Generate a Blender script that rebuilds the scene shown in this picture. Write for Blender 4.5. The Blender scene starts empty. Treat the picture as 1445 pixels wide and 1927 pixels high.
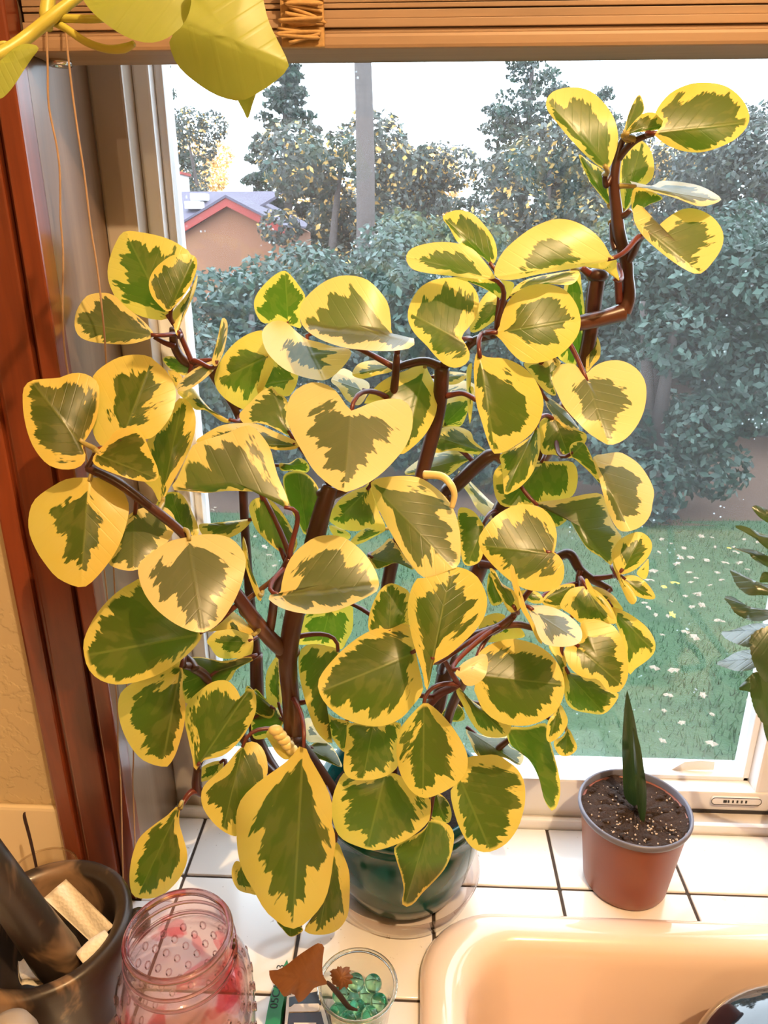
import bpy, bmesh, math, random
import numpy as np
from mathutils import Vector, Matrix
random.seed(7); rng = np.random.default_rng(7)
S = bpy.context.scene
COL = S.collection
# ------------------------------------------------------------------ camera
F, PITCH, YAW, CAMH = 1392.0, math.radians(20.6), math.radians(2.5), 0.55
FW = Vector((-math.sin(YAW)*math.cos(PITCH), math.cos(YAW)*math.cos(PITCH), -math.sin(PITCH)))
RT = Vector((math.cos(YAW), math.sin(YAW), 0)); UP = RT.cross(FW)
CP = Vector((0, 0, CAMH))
cd = bpy.data.cameras.new('camera'); cam = bpy.data.objects.new('camera', cd); COL.objects.link(cam)
cd.lens = F/1927*36; cd.sensor_width = 36; cd.sensor_fit = 'AUTO'; cd.clip_start = 0.01; cd.clip_end = 300
cam.matrix_world = Matrix.Translation(CP) @ Matrix((RT, UP, -FW)).transposed().to_4x4()
S.camera = cam
# ------------------------------------------------------------------ sky
SKY = 6.5
w = bpy.data.worlds.new('overcast_sky'); S.world = w; w.use_nodes = True
w.node_tree.nodes['Background'].inputs['Color'].default_value = (0.75, 0.885, 1.0, 1)
w.node_tree.nodes['Background'].inputs['Strength'].default_value = SKY
S.view_settings.view_transform = 'Standard'; S.view_settings.look = 'None'
S.view_settings.exposure = -0.1; S.view_settings.gamma = 1.0
LAMP_POS, LAMP_W, FILL_W = (0.34, -0.26, 1.42), 76.0, 18.0

# ------------------------------------------------------------------ helpers
def ray(px, py): return FW + RT*((px-722.5)/F) - UP*((py-963.5)/F)
def at(px, py, Y):
    d = ray(px, py); return CP + d*(Y/d.y)
def atz(px, py, Z):
    d = ray(px, py); return CP + d*((Z-CAMH)/d.z)
def rgb(h):
    h = h.lstrip('#'); c = [int(h[i:i+2], 16)/255 for i in (0, 2, 4)]
    return tuple((x/12.92 if x <= .04045 else ((x+.055)/1.055)**2.4) for x in c)
class NT:
    def __init__(s, name):
        s.m = bpy.data.materials.new(name); s.m.use_nodes = True; s.t = s.m.node_tree; s.n = s.t.nodes
        s.b = s.n['Principled BSDF']; s.out = s.n['Material Output']
    def new(s, typ, **kw):
        x = s.n.new(typ)
        for k, v in kw.items(): setattr(x, k, v)
        return x
    def set(s, inp, v):
        if hasattr(v, 'is_linked') or isinstance(v, bpy.types.NodeSocket): s.t.links.new(v, inp)
        else:
            if inp.type == 'RGBA' and len(v) == 3: v = (*v, 1)
            inp.default_value = v
    def math(s, op, a, b=None, c=None, clamp=False):
        x = s.new('ShaderNodeMath', operation=op, use_clamp=clamp); s.set(x.inputs[0], a)
        if b is not None: s.set(x.inputs[1], b)
        if c is not None: s.set(x.inputs[2], c)
        return x.outputs[0]
    def mix(s, f, a, b):
        x = s.new('ShaderNodeMix', data_type='RGBA'); s.set(x.inputs[0], f); s.set(x.inputs[6], a); s.set(x.inputs[7], b)
        return x.outputs[2]
    def ss(s, v, lo, hi):
        x = s.new('ShaderNodeMapRange', interpolation_type='SMOOTHSTEP'); s.set(x.inputs[0], v)
        s.set(x.inputs[1], lo); s.set(x.inputs[2], hi); return x.outputs[0]
    def noise(s, vec, scale=5., detail=3., rough=.5, dist=0.):
        x = s.new('ShaderNodeTexNoise'); 
        if vec is not None: s.set(x.inputs['Vector'], vec)
        s.set(x.inputs['Scale'], scale); s.set(x.inputs['Detail'], detail); s.set(x.inputs['Roughness'], rough); s.set(x.inputs['Distortion'], dist)
        return x.outputs[0]
    def obj(s, scale=(1, 1, 1)):
        c = s.new('ShaderNodeTexCoord'); mp = s.new('ShaderNodeMapping'); s.t.links.new(c.outputs['Object'], mp.inputs[0]); mp.inputs['Scale'].default_value = scale
        return mp.outputs[0]
    def xyz(s, x, y, z):
        c = s.new('ShaderNodeCombineXYZ'); s.set(c.inputs[0], x); s.set(c.inputs[1], y); s.set(c.inputs[2], z); return c.outputs[0]
    def attr(s, name):
        a = s.new('ShaderNodeAttribute', attribute_name=name); return a
    def bump(s, h, strength=.3, dist=.002):
        x = s.new('ShaderNodeBump'); s.set(x.inputs['Height'], h); x.inputs['Strength'].default_value = strength; x.inputs['Distance'].default_value = dist
        s.t.links.new(x.outputs[0], s.b.inputs['Normal']); return x.outputs[0]
    def p(s, **kw):
        al = dict(color='Base Color', rough='Roughness', metal='Metallic', trans='Transmission Weight', ior='IOR', coat='Coat Weight', coatr='Coat Roughness', emc='Emission Color', ems='Emission Strength', spec='Specular IOR Level', sheen='Sheen Weight')
        for k, v in kw.items(): s.set(s.b.inputs[al[k]], v)
        return s.m
def plain(name, c, rough=.5, var=.12, scale=30., **kw):
    t = NT(name); n = t.noise(t.obj(), scale, 4)
    a = tuple(x*(1-var) for x in c); b = tuple(min(1, x*(1+var)) for x in c)
    t.p(color=t.mix(n, a, b), rough=rough, **kw); return t.m
MAT = {}
ORG = {}
def origin(o): return ORG.get(o.name, Vector((0, 0, 0))) if o else Vector((0, 0, 0))
def tag(o, label=None, cat=None, group=None, kind=None):
    if label: o['label'] = label
    if cat: o['category'] = cat
    if group: o['group'] = group
    if kind: o['kind'] = kind
    return o
def thing(name, loc, label, cat, group=None):
    o = bpy.data.objects.new(name, None); COL.objects.link(o); o.location = loc; o.empty_display_size = .02
    ORG[o.name] = Vector(loc); return tag(o, label, cat, group)
def mk(name, vs, fs, mat, parent=None, smooth=True, loc=None, attrs=None):
    """mesh from world coordinates; origin at parent's origin or at loc"""
    o0 = origin(parent)
    if parent is None and loc is not None: o0 = Vector(loc)
    a = np.asarray([tuple(v) for v in vs], dtype=np.float64) - np.array(o0)
    me = bpy.data.meshes.new(name); me.from_pydata(a.tolist(), [], fs)
    if smooth: me.polygons.foreach_set('use_smooth', [True]*len(me.polygons))
    if attrs:
        for k, arr in attrs.items():
            at_ = me.attributes.new(k, 'FLOAT_VECTOR', 'POINT'); at_.data.foreach_set('vector', np.asarray(arr, dtype=np.float32).ravel())
    me.materials.append(MAT[mat] if isinstance(mat, str) else mat); me.update()
    o = bpy.data.objects.new(name, me); COL.objects.link(o)
    if parent: o.parent = parent; ORG[o.name] = o0
    else: o.location = o0; ORG[o.name] = o0
    return o
def cat_(*parts):
    V, Fc = [], []
    for v, f in parts:
        n = len(V); V += list(v); Fc += [tuple(i+n for i in q) for q in f]
    return V, Fc
def box(x0, x1, y0, y1, z0, z1, bev=0.0):
    if bev <= 0:
        v = [(x, y, z) for x in (x0, x1) for y in (y0, y1) for z in (z0, z1)]
        return v, [(0, 1, 3, 2), (4, 6, 7, 5), (0, 4, 5, 1), (2, 3, 7, 6), (0, 2, 6, 4), (1, 5, 7, 3)]
    bm = bmesh.new(); bmesh.ops.create_cube(bm, size=1)
    for q in bm.verts: q.co = Vector(((x0+x1)/2+q.co.x*(x1-x0), (y0+y1)/2+q.co.y*(y1-y0), (z0+z1)/2+q.co.z*(z1-z0)))
    bmesh.ops.bevel(bm, geom=list(bm.edges), offset=bev, segments=2, profile=.6, affect='EDGES')
    bm.verts.index_update(); r = [tuple(q.co) for q in bm.verts], [tuple(x.index for x in f.verts) for f in bm.faces]; bm.free(); return r
def xf(vf, M): return [M @ Vector(v) for v in vf[0]], vf[1]
def lathe(prof, c, n=40, cap0=False, cap1=False, closed=False):
    V = []; Fc = []; m = len(prof)
    for i in range(n):
        a = 2*math.pi*i/n
        for r, z in prof: V.append((c[0]+r*math.cos(a), c[1]+r*math.sin(a), c[2]+z))
    for i in range(n):
        j = (i+1) % n
        for k in range(m if closed else m-1):
            l = (k+1) % m; Fc.append((i*m+k, j*m+k, j*m+l, i*m+l))
    if cap0: Fc.append(tuple(i*m for i in range(n))[::-1])
    if cap1: Fc.append(tuple(i*m+m-1 for i in range(n)))
    return V, Fc
def smoothpath(pts, sub=6):
    P = [Vector(p) for p in pts]; R = []
    if len(P) < 3: sub = 2
    for i in range(len(P)-1):
        p0, p1, p2, p3 = P[max(i-1, 0)], P[i], P[i+1], P[min(i+2, len(P)-1)]
        for k in range(sub):
            t = k/sub
            R.append(.5*((2*p1)+(p2-p0)*t+(2*p0-5*p1+4*p2-p3)*t*t+(3*p1-p0-3*p2+p3)*t**3))
    R.append(P[-1]); return R
def tube(pts, rad, n=10, sub=6, knobs=None):
    P = smoothpath(pts, sub); m = len(P)
    if not hasattr(rad, '__len__'): rad = [rad]*len(pts)
    rr = [float(np.interp(i/(m-1)*(len(rad)-1), range(len(rad)), rad)) for i in range(m)]
    V = []; Fc = []; T0 = (P[1]-P[0]).normalized(); a = T0.orthogonal().normalized()
    for i in range(m):
        T = (P[min(i+1, m-1)]-P[max(i-1, 0)]).normalized(); a = (a - T*a.dot(T)).normalized(); b = T.cross(a)
        for k in range(n):
            th = 2*math.pi*k/n; V.append(P[i]+(a*math.cos(th)+b*math.sin(th))*rr[i])
    for i in range(m-1):
        for k in range(n):
            l = (k+1) % n; Fc.append((i*n+k, i*n+l, (i+1)*n+l, (i+1)*n+k))
    Fc.append(tuple(range(n))[::-1]); Fc.append(tuple((m-1)*n+k for k in range(n)))
    return V, Fc
def ball(c, r, n=14, sc=(1, 1, 1)):
    V = []; Fc = []; m = n//2
    for i in range(m+1):
        ph = math.pi*i/m
        for k in range(n):
            th = 2*math.pi*k/n; V.append((c[0]+r*sc[0]*math.sin(ph)*math.cos(th), c[1]+r*sc[1]*math.sin(ph)*math.sin(th), c[2]+r*sc[2]*math.cos(ph)))
    for i in range(m):
        for k in range(n): l = (k+1) % n; Fc.append((i*n+k, (i+1)*n+k, (i+1)*n+l, i*n+l))
    return V, Fc
def P2(s): return [tuple(float(q) for q in p.split(',')) for p in s.split()]
def closed_smooth(P, N):
    P = [np.array(p, float) for p in P]; n = len(P); R = []
    for i in range(n):
        p0, p1, p2, p3 = P[i-1], P[i], P[(i+1) % n], P[(i+2) % n]
        for k in range(8):
            t = k/8; R.append(.5*((2*p1)+(p2-p0)*t+(2*p0-5*p1+4*p2-p3)*t*t+(3*p1-p0-3*p2+p3)*t**3))
    R = np.array(R); d = np.r_[0, np.cumsum(np.linalg.norm(np.diff(np.vstack([R, R[:1]]), axis=0), axis=1))]
    q = np.linspace(0, d[-1], N, endpoint=False); RR = np.vstack([R, R[:1]])
    return np.c_[np.interp(q, d, RR[:, 0]), np.interp(q, d, RR[:, 1])]
RINGS = (0, .22, .42, .6, .75, .87, .95, 1.0)
def blade(name, mat, parent, poly, base, tip, Y, gx=0., gy=-.5, fl=.12, fr=.12, cup=.10, thr=.68, amp=.42, grey=0., N=44, seed=None, scallop=0., cat=None):
    """a curved leaf blade: outline, midrib from base to tip, real distance Y, own slopes, fold along the midrib and cupping"""
    if seed is None: seed = random.uniform(0, 100)
    O = closed_smooth(poly, N); c = O.mean(0)
    base = np.array(base, float); tip = np.array(tip, float); ax = tip-base; L = np.linalg.norm(ax); ax = ax/L
    if scallop: O = c+(O-c)*(1+scallop*np.abs(np.sin(np.arange(N)*1.35)))[:, None]
    mid = (base+tip)/2; c = .6*c+.4*mid
    k = F/((at(c[0], c[1], Y)-CP).dot(FW)); size = L/k
    per = (O-base)@np.array([-ax[1], ax[0]]); hw = max(np.abs(per).max()*.8, 1e-3)
    pts = [c]; rs = [0.]
    for r in RINGS[1:]:
        pts += list(c+(O-c)*r); rs += [r]*N
    pts = np.array(pts); rs = np.array(rs)
    u = (pts-base)@ax/L; vp = (pts-base)@np.array([-ax[1], ax[0]])
    v = vp/hw
    ph = seed
    dY = gx*(pts[:, 0]-c[0])/k + gy*(pts[:, 1]-c[1])/k
    av = np.sqrt(vp**2+(.05*hw)**2)/k
    dY = dY + np.where(vp < 0, fl, fr)*av + cup*rs**2*size*.5
    ang = np.arctan2(pts[:, 1]-c[1], pts[:, 0]-c[0])
    dY = dY + .035*size*rs**2*np.sin(2*ang+ph)+.02*size*rs**3*np.sin(3*ang+2*ph)
    V = [at(p[0], p[1], Y+d) for p, d in zip(pts, dY)]
    Fc = [(0, 1+i, 1+(i+1) % N) for i in range(N)]
    for q in range(len(RINGS)-2):
        a, b = 1+q*N, 1+(q+1)*N
        Fc += [(a+i, b+i, b+(i+1) % N, a+(i+1) % N) for i in range(N)]
    o = mk(name, V, Fc, mat, parent, attrs={'lc': np.c_[rs, u, v], 'ls': np.tile([thr, seed % 97, amp], (len(V), 1)), 'lg': np.tile([grey, 0, 0], (len(V), 1))})
    bw = at(base[0], base[1], Y + gx*(base[0]-c[0])/k + gy*(base[1]-c[1])/k)
    return o, bw
# ------------------------------------------------------------------ materials
def wood(name, c1, c2, axis=2, rough=.3, coat=.3, scale=1.):
    t = NT(name); sc = [38*scale]*3; sc[axis] = 2.2*scale
    n = t.noise(t.obj(tuple(sc)), 1.0, 5, .6, .6); sc2 = [9*scale]*3; sc2[axis] = .9*scale
    n2 = t.noise(t.obj(tuple(sc2)), 1.0, 3)
    f = t.math('ADD', t.math('MULTIPLY', n, .6), t.math('MULTIPLY', n2, .5))
    t.p(color=t.mix(t.ss(f, .38, .72), c1, c2), rough=rough, coat=coat, coatr=.15); t.bump(n, .12, .001); return t.m
MAT['casing'] = wood('red_stained_wood', (.060, .010, .004), (.24, .046, .013), 2, .28, .5)
MAT['jamb'] = wood('brown_jamb_wood', (.13, .072, .040), (.22, .135, .082), 2, .30, .3)
MAT['reed'] = wood('reed_slat', (.18, .105, .055), (.37, .230, .13), 0, .55, 0)
MAT['reed_dark'] = wood('dark_reed_slat', (.10, .045, .02), (.26, .13, .055), 0, .6, 0)
def plaster():
    t = NT('knockdown_plaster'); v = t.obj((1, 1, 1)); n = t.noise(v, 75, 3, .5); n2 = t.noise(v, 8, 2)
    t.p(color=t.mix(n2, (.50, .38, .21), (.58, .45, .26)), rough=.75); t.bump(t.ss(n, .47, .56), .3, .0015); return t.m
MAT['plaster'] = plaster()
MAT['room'] = plain('room_paint', (.55, .42, .27), .8, .06, 4)
MAT['floor'] = wood('oak_floor', (.2, .1, .04), (.35, .2, .1), 1, .4, .2)
MAT['siding'] = plain('outside_siding', (.35, .33, .3), .7)
def tilem():
    t = NT('white_glazed_tile'); n = t.noise(t.obj((1, 1, 1)), 12, 2); n2 = t.noise(t.obj(), 160, 2)
    t.p(color=t.mix(t.ss(n2, .70, .76), t.mix(n, (.80, .74, .70), (.86, .82, .79)), (.5, .42, .36)), rough=.16, coat=.2); return t.m
MAT['tile'] = tilem()
MAT['grout'] = plain('dark_grout', (.045, .03, .022), .85, .35, 60)
MAT['backsplash'] = plain('cream_backsplash_tile', (.74, .60, .38), .3, .05, 5)
MAT['porcelain'] = plain('peach_porcelain', (.86, .66, .54), .10, .03, 3, coat=.6)
MAT['vinyl'] = plain('white_vinyl', (.80, .80, .82), .3, .04, 6)
MAT['vinyl_dirty'] = plain('dusty_vinyl', (.66, .62, .60), .45, .25, 25)
MAT['beige_vinyl'] = plain('beige_vinyl', (.44, .37, .31), .35, .05, 10)
MAT['gasket'] = plain('dark_gasket', (.03, .028, .03), .6)
def clear(name, col=(1, 1, 1), dirt=0.0, dirtc=(.8, .85, .88), glossy=1.0):
    t = NT(name); n = t.n; n.remove(t.b)
    tr = t.new('ShaderNodeBsdfTransparent'); t.set(tr.inputs[0], col); gl = t.new('ShaderNodeBsdfGlossy'); gl.inputs['Roughness'].default_value = .02
    lw = t.new('ShaderNodeLayerWeight'); lw.inputs[0].default_value = .5; fz = t.math('MULTIPLY_ADD', t.math('POWER', lw.outputs['Facing'], 5.), .92, .045)
    mx = t.new('ShaderNodeMixShader'); t.set(mx.inputs[0], t.math('MULTIPLY', fz, glossy, clamp=True)); t.t.links.new(tr.outputs[0], mx.inputs[1]); t.t.links.new(gl.outputs[0], mx.inputs[2])
    out = mx.outputs[0]
    if dirt:
        df = t.new('ShaderNodeBsdfTranslucent'); t.set(df.inputs[0], dirtc)
        v = t.obj(); vo = t.new('ShaderNodeTexVoronoi'); t.set(vo.inputs['Vector'], v); vo.inputs['Scale'].default_value = 150
        sp = t.ss(vo.outputs['Distance'], .16, .08); keep = t.ss(t.noise(v, 40, 1), .60, .66)
        m2 = t.new('ShaderNodeMixShader'); f = t.math('ADD', t.math('MULTIPLY', t.math('MULTIPLY', sp, keep), .45), t.math('MULTIPLY', t.noise(v, 3, 3), dirt*2), clamp=True)
        t.set(m2.inputs[0], f); t.t.links.new(out, m2.inputs[1]); t.t.links.new(df.outputs[0], m2.inputs[2]); out = m2.outputs[0]
    t.t.links.new(out, t.out.inputs[0]); return t.m
MAT['pane'] = clear('dusty_window_glass', dirt=.017)
MAT['clear_plastic'] = clear('clear_plastic', (.95, .90, .88), glossy=1.2)
MAT['tumbler_glass'] = clear('tumbler_glass', (.95, .92, .88), glossy=1.4)
def glassm(name, col, rough=.02):
    t = NT(name); t.p(color=col, rough=rough, trans=1.0, ior=1.45); return t.m
MAT['shot_glass'] = clear('shot_glass', (.96, .96, .94), glossy=1.3)
def jar():
    t = NT('pink_jar_glass'); n = t.n; n.remove(t.b); v = t.obj(); nn = t.noise(v, 26, 2, .5, .4)
    f = t.ss(nn, .56, .60); col = t.mix(f, (.94, .875, .89), (.90, .46, .50))
    tr = t.new('ShaderNodeBsdfTransparent'); t.set(tr.inputs[0], col); gl = t.new('ShaderNodeBsdfGlossy'); gl.inputs['Roughness'].default_value = .04
    df = t.new('ShaderNodeBsdfDiffuse'); t.set(df.inputs[0], t.mix(f, (.75, .55, .56), (.65, .08, .10)))
    lw = t.new('ShaderNodeLayerWeight'); lw.inputs[0].default_value = .5; fz = t.math('MULTIPLY_ADD', t.math('POWER', lw.outputs['Facing'], 4.), .9, .05)
    m0 = t.new('ShaderNodeMixShader'); t.set(m0.inputs[0], .07); t.t.links.new(tr.outputs[0], m0.inputs[1]); t.t.links.new(df.outputs[0], m0.inputs[2])
    mx = t.new('ShaderNodeMixShader'); t.set(mx.inputs[0], t.math('MULTIPLY', fz, 1.2, clamp=True)); t.t.links.new(m0.outputs[0], mx.inputs[1]); t.t.links.new(gl.outputs[0], mx.inputs[2])
    t.t.links.new(mx.outputs[0], t.out.inputs[0]); return t.m
MAT['jar'] = jar()
MAT['jar_rib'] = glassm('pink_jar_rib', (.84, .66, .68))
MAT['clear_lip'] = glassm('clear_glass_lip', (.93, .96, .94))
MAT['marble'] = glassm('teal_marble', (.30, .72, .62), .03)
def leafmat():
    t = NT('variegated_leaf'); lc = t.new('ShaderNodeSeparateXYZ'); t.t.links.new(t.attr('lc').outputs['Vector'], lc.inputs[0])
    ls = t.new('ShaderNodeSeparateXYZ'); t.t.links.new(t.attr('ls').outputs['Vector'], ls.inputs[0])
    lg = t.new('ShaderNodeSeparateXYZ'); t.t.links.new(t.attr('lg').outputs['Vector'], lg.inputs[0])
    r, u, v = lc.outputs; thr, seed, amp = ls.outputs; grey = lg.outputs[0]
    av = t.math('ABSOLUTE', v); sd = t.math('SIGN', v)
    wv = t.math('SUBTRACT', u, t.math('MULTIPLY', av, .38))
    n1 = t.noise(t.xyz(t.math('MULTIPLY', wv, 4.6), t.math('MULTIPLY_ADD', sd, 3.7, seed), t.math('MULTIPLY', av, 1.1)), 1., 3, .55)
    n3 = t.noise(t.xyz(t.math('MULTIPLY', wv, 26), t.math('MULTIPLY_ADD', sd, 5.1, seed), t.math('MULTIPLY', av, 5)), 1., 2, .6)
    jag = t.math('ADD', t.math('MULTIPLY', t.math('SUBTRACT', n1, .5), t.math('MULTIPLY', amp, 3.0)), t.math('MULTIPLY', t.math('SUBTRACT', n3, .5), .30))
    near = t.ss(av, .0, .28); reff = t.math('MULTIPLY', r, t.math('MULTIPLY_ADD', near, .22, .78))
    m = t.math('ADD', t.math('SUBTRACT', t.math('ADD', thr, .07), reff), jag)
    edge = t.ss(r, .97, .90); mask = t.math('MULTIPLY', t.ss(m, -.02, .025), t.math('MAXIMUM', edge, .0))
    n2 = t.noise(t.xyz(t.math('MULTIPLY', wv, 4), t.math('MULTIPLY_ADD', sd, 1.3, seed), t.math('MULTIPLY', av, 2)), 1.3, 2)
    g = t.mix(t.ss(n2, .50, .58), (.070, .072, .009), (.125, .112, .024))
    g = t.mix(t.ss(av, .035, .012), g, (.16, .16, .035))
    g = t.mix(grey, g, (.16, .15, .085))  # grey leaves carry the window's sheen as a paler, duller leaf colour
    y = t.mix(t.noise(t.xyz(t.math('MULTIPLY', u, 3), v, seed), 1.5, 2), (.76, .54, .075), (.80, .62, .19))
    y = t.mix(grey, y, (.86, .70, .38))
    col = t.mix(mask, y, g)
    t.p(color=col, rough=.36, spec=.55, coat=.12, coatr=.25)
    vein = t.math('SINE', t.math('MULTIPLY', wv, 44.)); hb = t.math('ADD', t.math('MULTIPLY', t.ss(vein, .90, 1.), .25), t.math('MULTIPLY', t.ss(av, .0, .07), .8))
    t.bump(t.math('ADD', hb, t.math('MULTIPLY', n3, .15)), .22, .0012)
    tl = t.new('ShaderNodeBsdfTranslucent'); t.set(tl.inputs[0], t.mix(mask, (.72, .66, .07), (.12, .27, .01)))
    mx = t.new('ShaderNodeMixShader'); mx.inputs[0].default_value = .34
    t.t.links.new(t.b.outputs[0], mx.inputs[1]); t.t.links.new(tl.outputs[0], mx.inputs[2]); t.t.links.new(mx.outputs[0], t.out.inputs[0]); return t.m
MAT['leaf'] = leafmat()
def softleaf(name, c, tc, tw=.3, rough=.35, c2=None, vein=30, spec=.5):
    t = NT(name); lc = t.new('ShaderNodeSeparateXYZ'); t.t.links.new(t.attr('lc').outputs['Vector'], lc.inputs[0]); r, u, v = lc.outputs
    av = t.math('ABSOLUTE', v); wv = t.math('SUBTRACT', u, t.math('MULTIPLY', av, .4)); n = t.noise(t.xyz(t.math('MULTIPLY', wv, 6), v, 0.), 2., 3)
    col = t.mix(n, c, c2 or tuple(x*1.4 for x in c)); t.p(color=col, rough=rough, spec=spec)
    t.bump(t.math('ADD', t.math('MULTIPLY', t.ss(t.math('SINE', t.math('MULTIPLY', wv, float(vein))), .6, 1.), .5), t.ss(av, 0., .08)), .14, .0012)
    tl = t.new('ShaderNodeBsdfTranslucent'); t.set(tl.inputs[0], tc); mx = t.new('ShaderNodeMixShader'); mx.inputs[0].default_value = tw
    t.t.links.new(t.b.outputs[0], mx.inputs[1]); t.t.links.new(tl.outputs[0], mx.inputs[2]); t.t.links.new(mx.outputs[0], t.out.inputs[0]); return t.m
MAT['pothos'] = softleaf('pothos_leaf', (.33, .37, .06), (.55, .66, .07), .35, .4, (.40, .42, .08))
MAT['pothos_stem'] = plain('pothos_stem', (.46, .40, .06), .4, .15, 40)
MAT['kalan'] = softleaf('toothed_leaf', (.022, .035, .018), (.14, .26, .03), .18, .26, (.035, .05, .025), 26, .9)
MAT['snake'] = softleaf('snake_leaf', (.018, .040, .012), (.05, .10, .02), .08, .4, (.03, .06, .018))
MAT['dry'] = softleaf('dry_leaf', (.13, .042, .012), (.3, .1, .02), .15, .6, (.22, .085, .022))
def stemm():
    t = NT('red_brown_stem'); n = t.noise(t.obj((60, 60, 9)), 1, 4, .6); n2 = t.noise(t.obj(), 14, 2)
    t.p(color=t.mix(t.ss(n2, .45, .7), t.mix(n, (.026, .007, .005), (.085, .022, .013)), (.125, .045, .020)), rough=.34, coat=.2); t.bump(n, .2, .001); return t.m
MAT['stem'] = stemm()
MAT['petiole'] = plain('pale_petiole', (.36, .28, .08), .4, .3, 30)
MAT['petiole_red'] = plain('red_petiole', (.12, .024, .015), .35, .4, 40)
MAT['bud'] = plain('cream_bud', (.82, .62, .24), .35, .15, 40)
def teal():
    t = NT('teal_glaze'); n = t.noise(t.obj((18, 18, 5)), 1, 4, .6); t.p(color=t.mix(n, (.001, .038, .034), (.008, .105, .092)), rough=.16, coat=.15, coatr=.08, spec=.35); return t.m
MAT['teal'] = teal()
def soil(name, c1, c2):
    t = NT(name); n = t.noise(t.obj(), 160, 5, .7); t.p(color=t.mix(n, c1, c2), rough=.95); t.bump(n, 1., .006); return t.m
MAT['soil'] = soil('dark_potting_soil', (.012, .006, .004), (.07, .032, .018))
MAT['perlite'] = plain('perlite', (.55, .42, .32), .8, .4, 200)
MAT['nursery'] = plain('terracotta_plastic', (.24, .07, .04), .38, .10, 8)
MAT['rimgrey'] = plain('grey_rim', (.14, .14, .19), .35, .1)
def stone():
    t = NT('dark_marbled_stone'); n = t.noise(t.obj(), 22, 6, .65, 1.2); n2 = t.noise(t.obj(), 9, 4, .6, 2.)
    t.p(color=t.mix(t.ss(n2, .50, .62), t.mix(n, (.008, .006, .005), (.045, .030, .022)), (.22, .13, .07)), rough=.38, coat=.08); return t.m
MAT['stone'] = stone()
def paper():
    t = NT('paper_towel'); ck = t.new('ShaderNodeTexVoronoi'); t.set(ck.inputs['Vector'], t.obj()); ck.inputs['Scale'].default_value = 420
    t.p(color=(.86, .76, .60), rough=.9); t.bump(ck.outputs['Distance'], .5, .0008); return t.m
MAT['paper'] = paper()
MAT['whitepaper'] = plain('white_paper', (.85, .86, .9), .8, .03)
MAT['cord'] = plain('tan_cord', (.36, .22, .12), .8, .2, 200)
MAT['jute'] = plain('jute_string', (.46, .27, .10), .9, .3, 300)
MAT['blackgloss'] = plain('black_enamel', (.006, .007, .010), .05, .2, 5, coat=1.)
MAT['greytop'] = plain('grey_stone_pebble', (.36, .30, .24), .5, .12, 30)
MAT['greentag'] = plain('green_plastic', (.006, .20, .055), .4, .15, 60)
MAT['ink'] = plain('dark_ink', (.01, .02, .015), .6)
MAT['navy'] = plain('dark_navy_card', (.012, .010, .016), .25, .3, 12)
MAT['brownblack'] = plain('dark_brown_card', (.020, .007, .009), .3, .3, 12)
MAT['whitecard'] = plain('white_card', (.78, .70, .64), .4, .05)
MAT['stick'] = plain('incense_stick', (.035, .012, .008), .7, .3, 90)
MAT['chrome'] = plain('steel', (.75, .75, .78), .15, .02, 5, metal=1.)
def foliage(name, rough=.5):
    t = NT(name); a = t.attr('col'); t.p(color=a.outputs['Color'], rough=rough)
    tl = t.new('ShaderNodeBsdfTranslucent'); t.t.links.new(a.outputs['Color'], tl.inputs[0]); mx = t.new('ShaderNodeMixShader'); mx.inputs[0].default_value = .35
    t.t.links.new(t.b.outputs[0], mx.inputs[1]); t.t.links.new(tl.outputs[0], mx.inputs[2]); t.t.links.new(mx.outputs[0], t.out.inputs[0]); return t.m
MAT['foliage'] = foliage('outdoor_foliage')
MAT['bark'] = plain('tree_bark', (.10, .08, .075), .9, .4, 20)
def grassm():
    t = NT('lawn'); n = t.noise(t.obj(), 3, 5, .7); n2 = t.noise(t.obj(), 60, 3)
    t.p(color=t.mix(t.math('MULTIPLY', t.math('ADD', n, n2), .5), (.012, .040, .012), (.045, .100, .032)), rough=.9); t.bump(n2, .8, .02); return t.m
MAT['grass'] = grassm()
MAT['dirt'] = soil('leaf_litter_soil', (.05, .028, .018), (.15, .078, .045))
MAT['fallen'] = plain('fallen_leaf', (.27, .21, .15), .8, .3, 20)
MAT['fallen_yellow'] = plain('yellow_fallen_leaf', (.62, .44, .06), .8, .2, 20)
MAT['roof'] = plain('lavender_grey_shingle', (.10, .085, .125), .8, .15, 3)
MAT['fascia'] = plain('red_fascia_paint', (.32, .03, .022), .5, .1, 2)
MAT['peach'] = plain('peach_siding', (.30, .13, .07), .8, .08, 2)
MAT['whitepaint'] = plain('white_paint', (.80, .80, .82), .5, .03)
t = NT('lamp_diffuser'); t.p(color=(.9, .8, .6), emc=(1, .72, .42), ems=6.); MAT['lampglow'] = t.m
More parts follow.
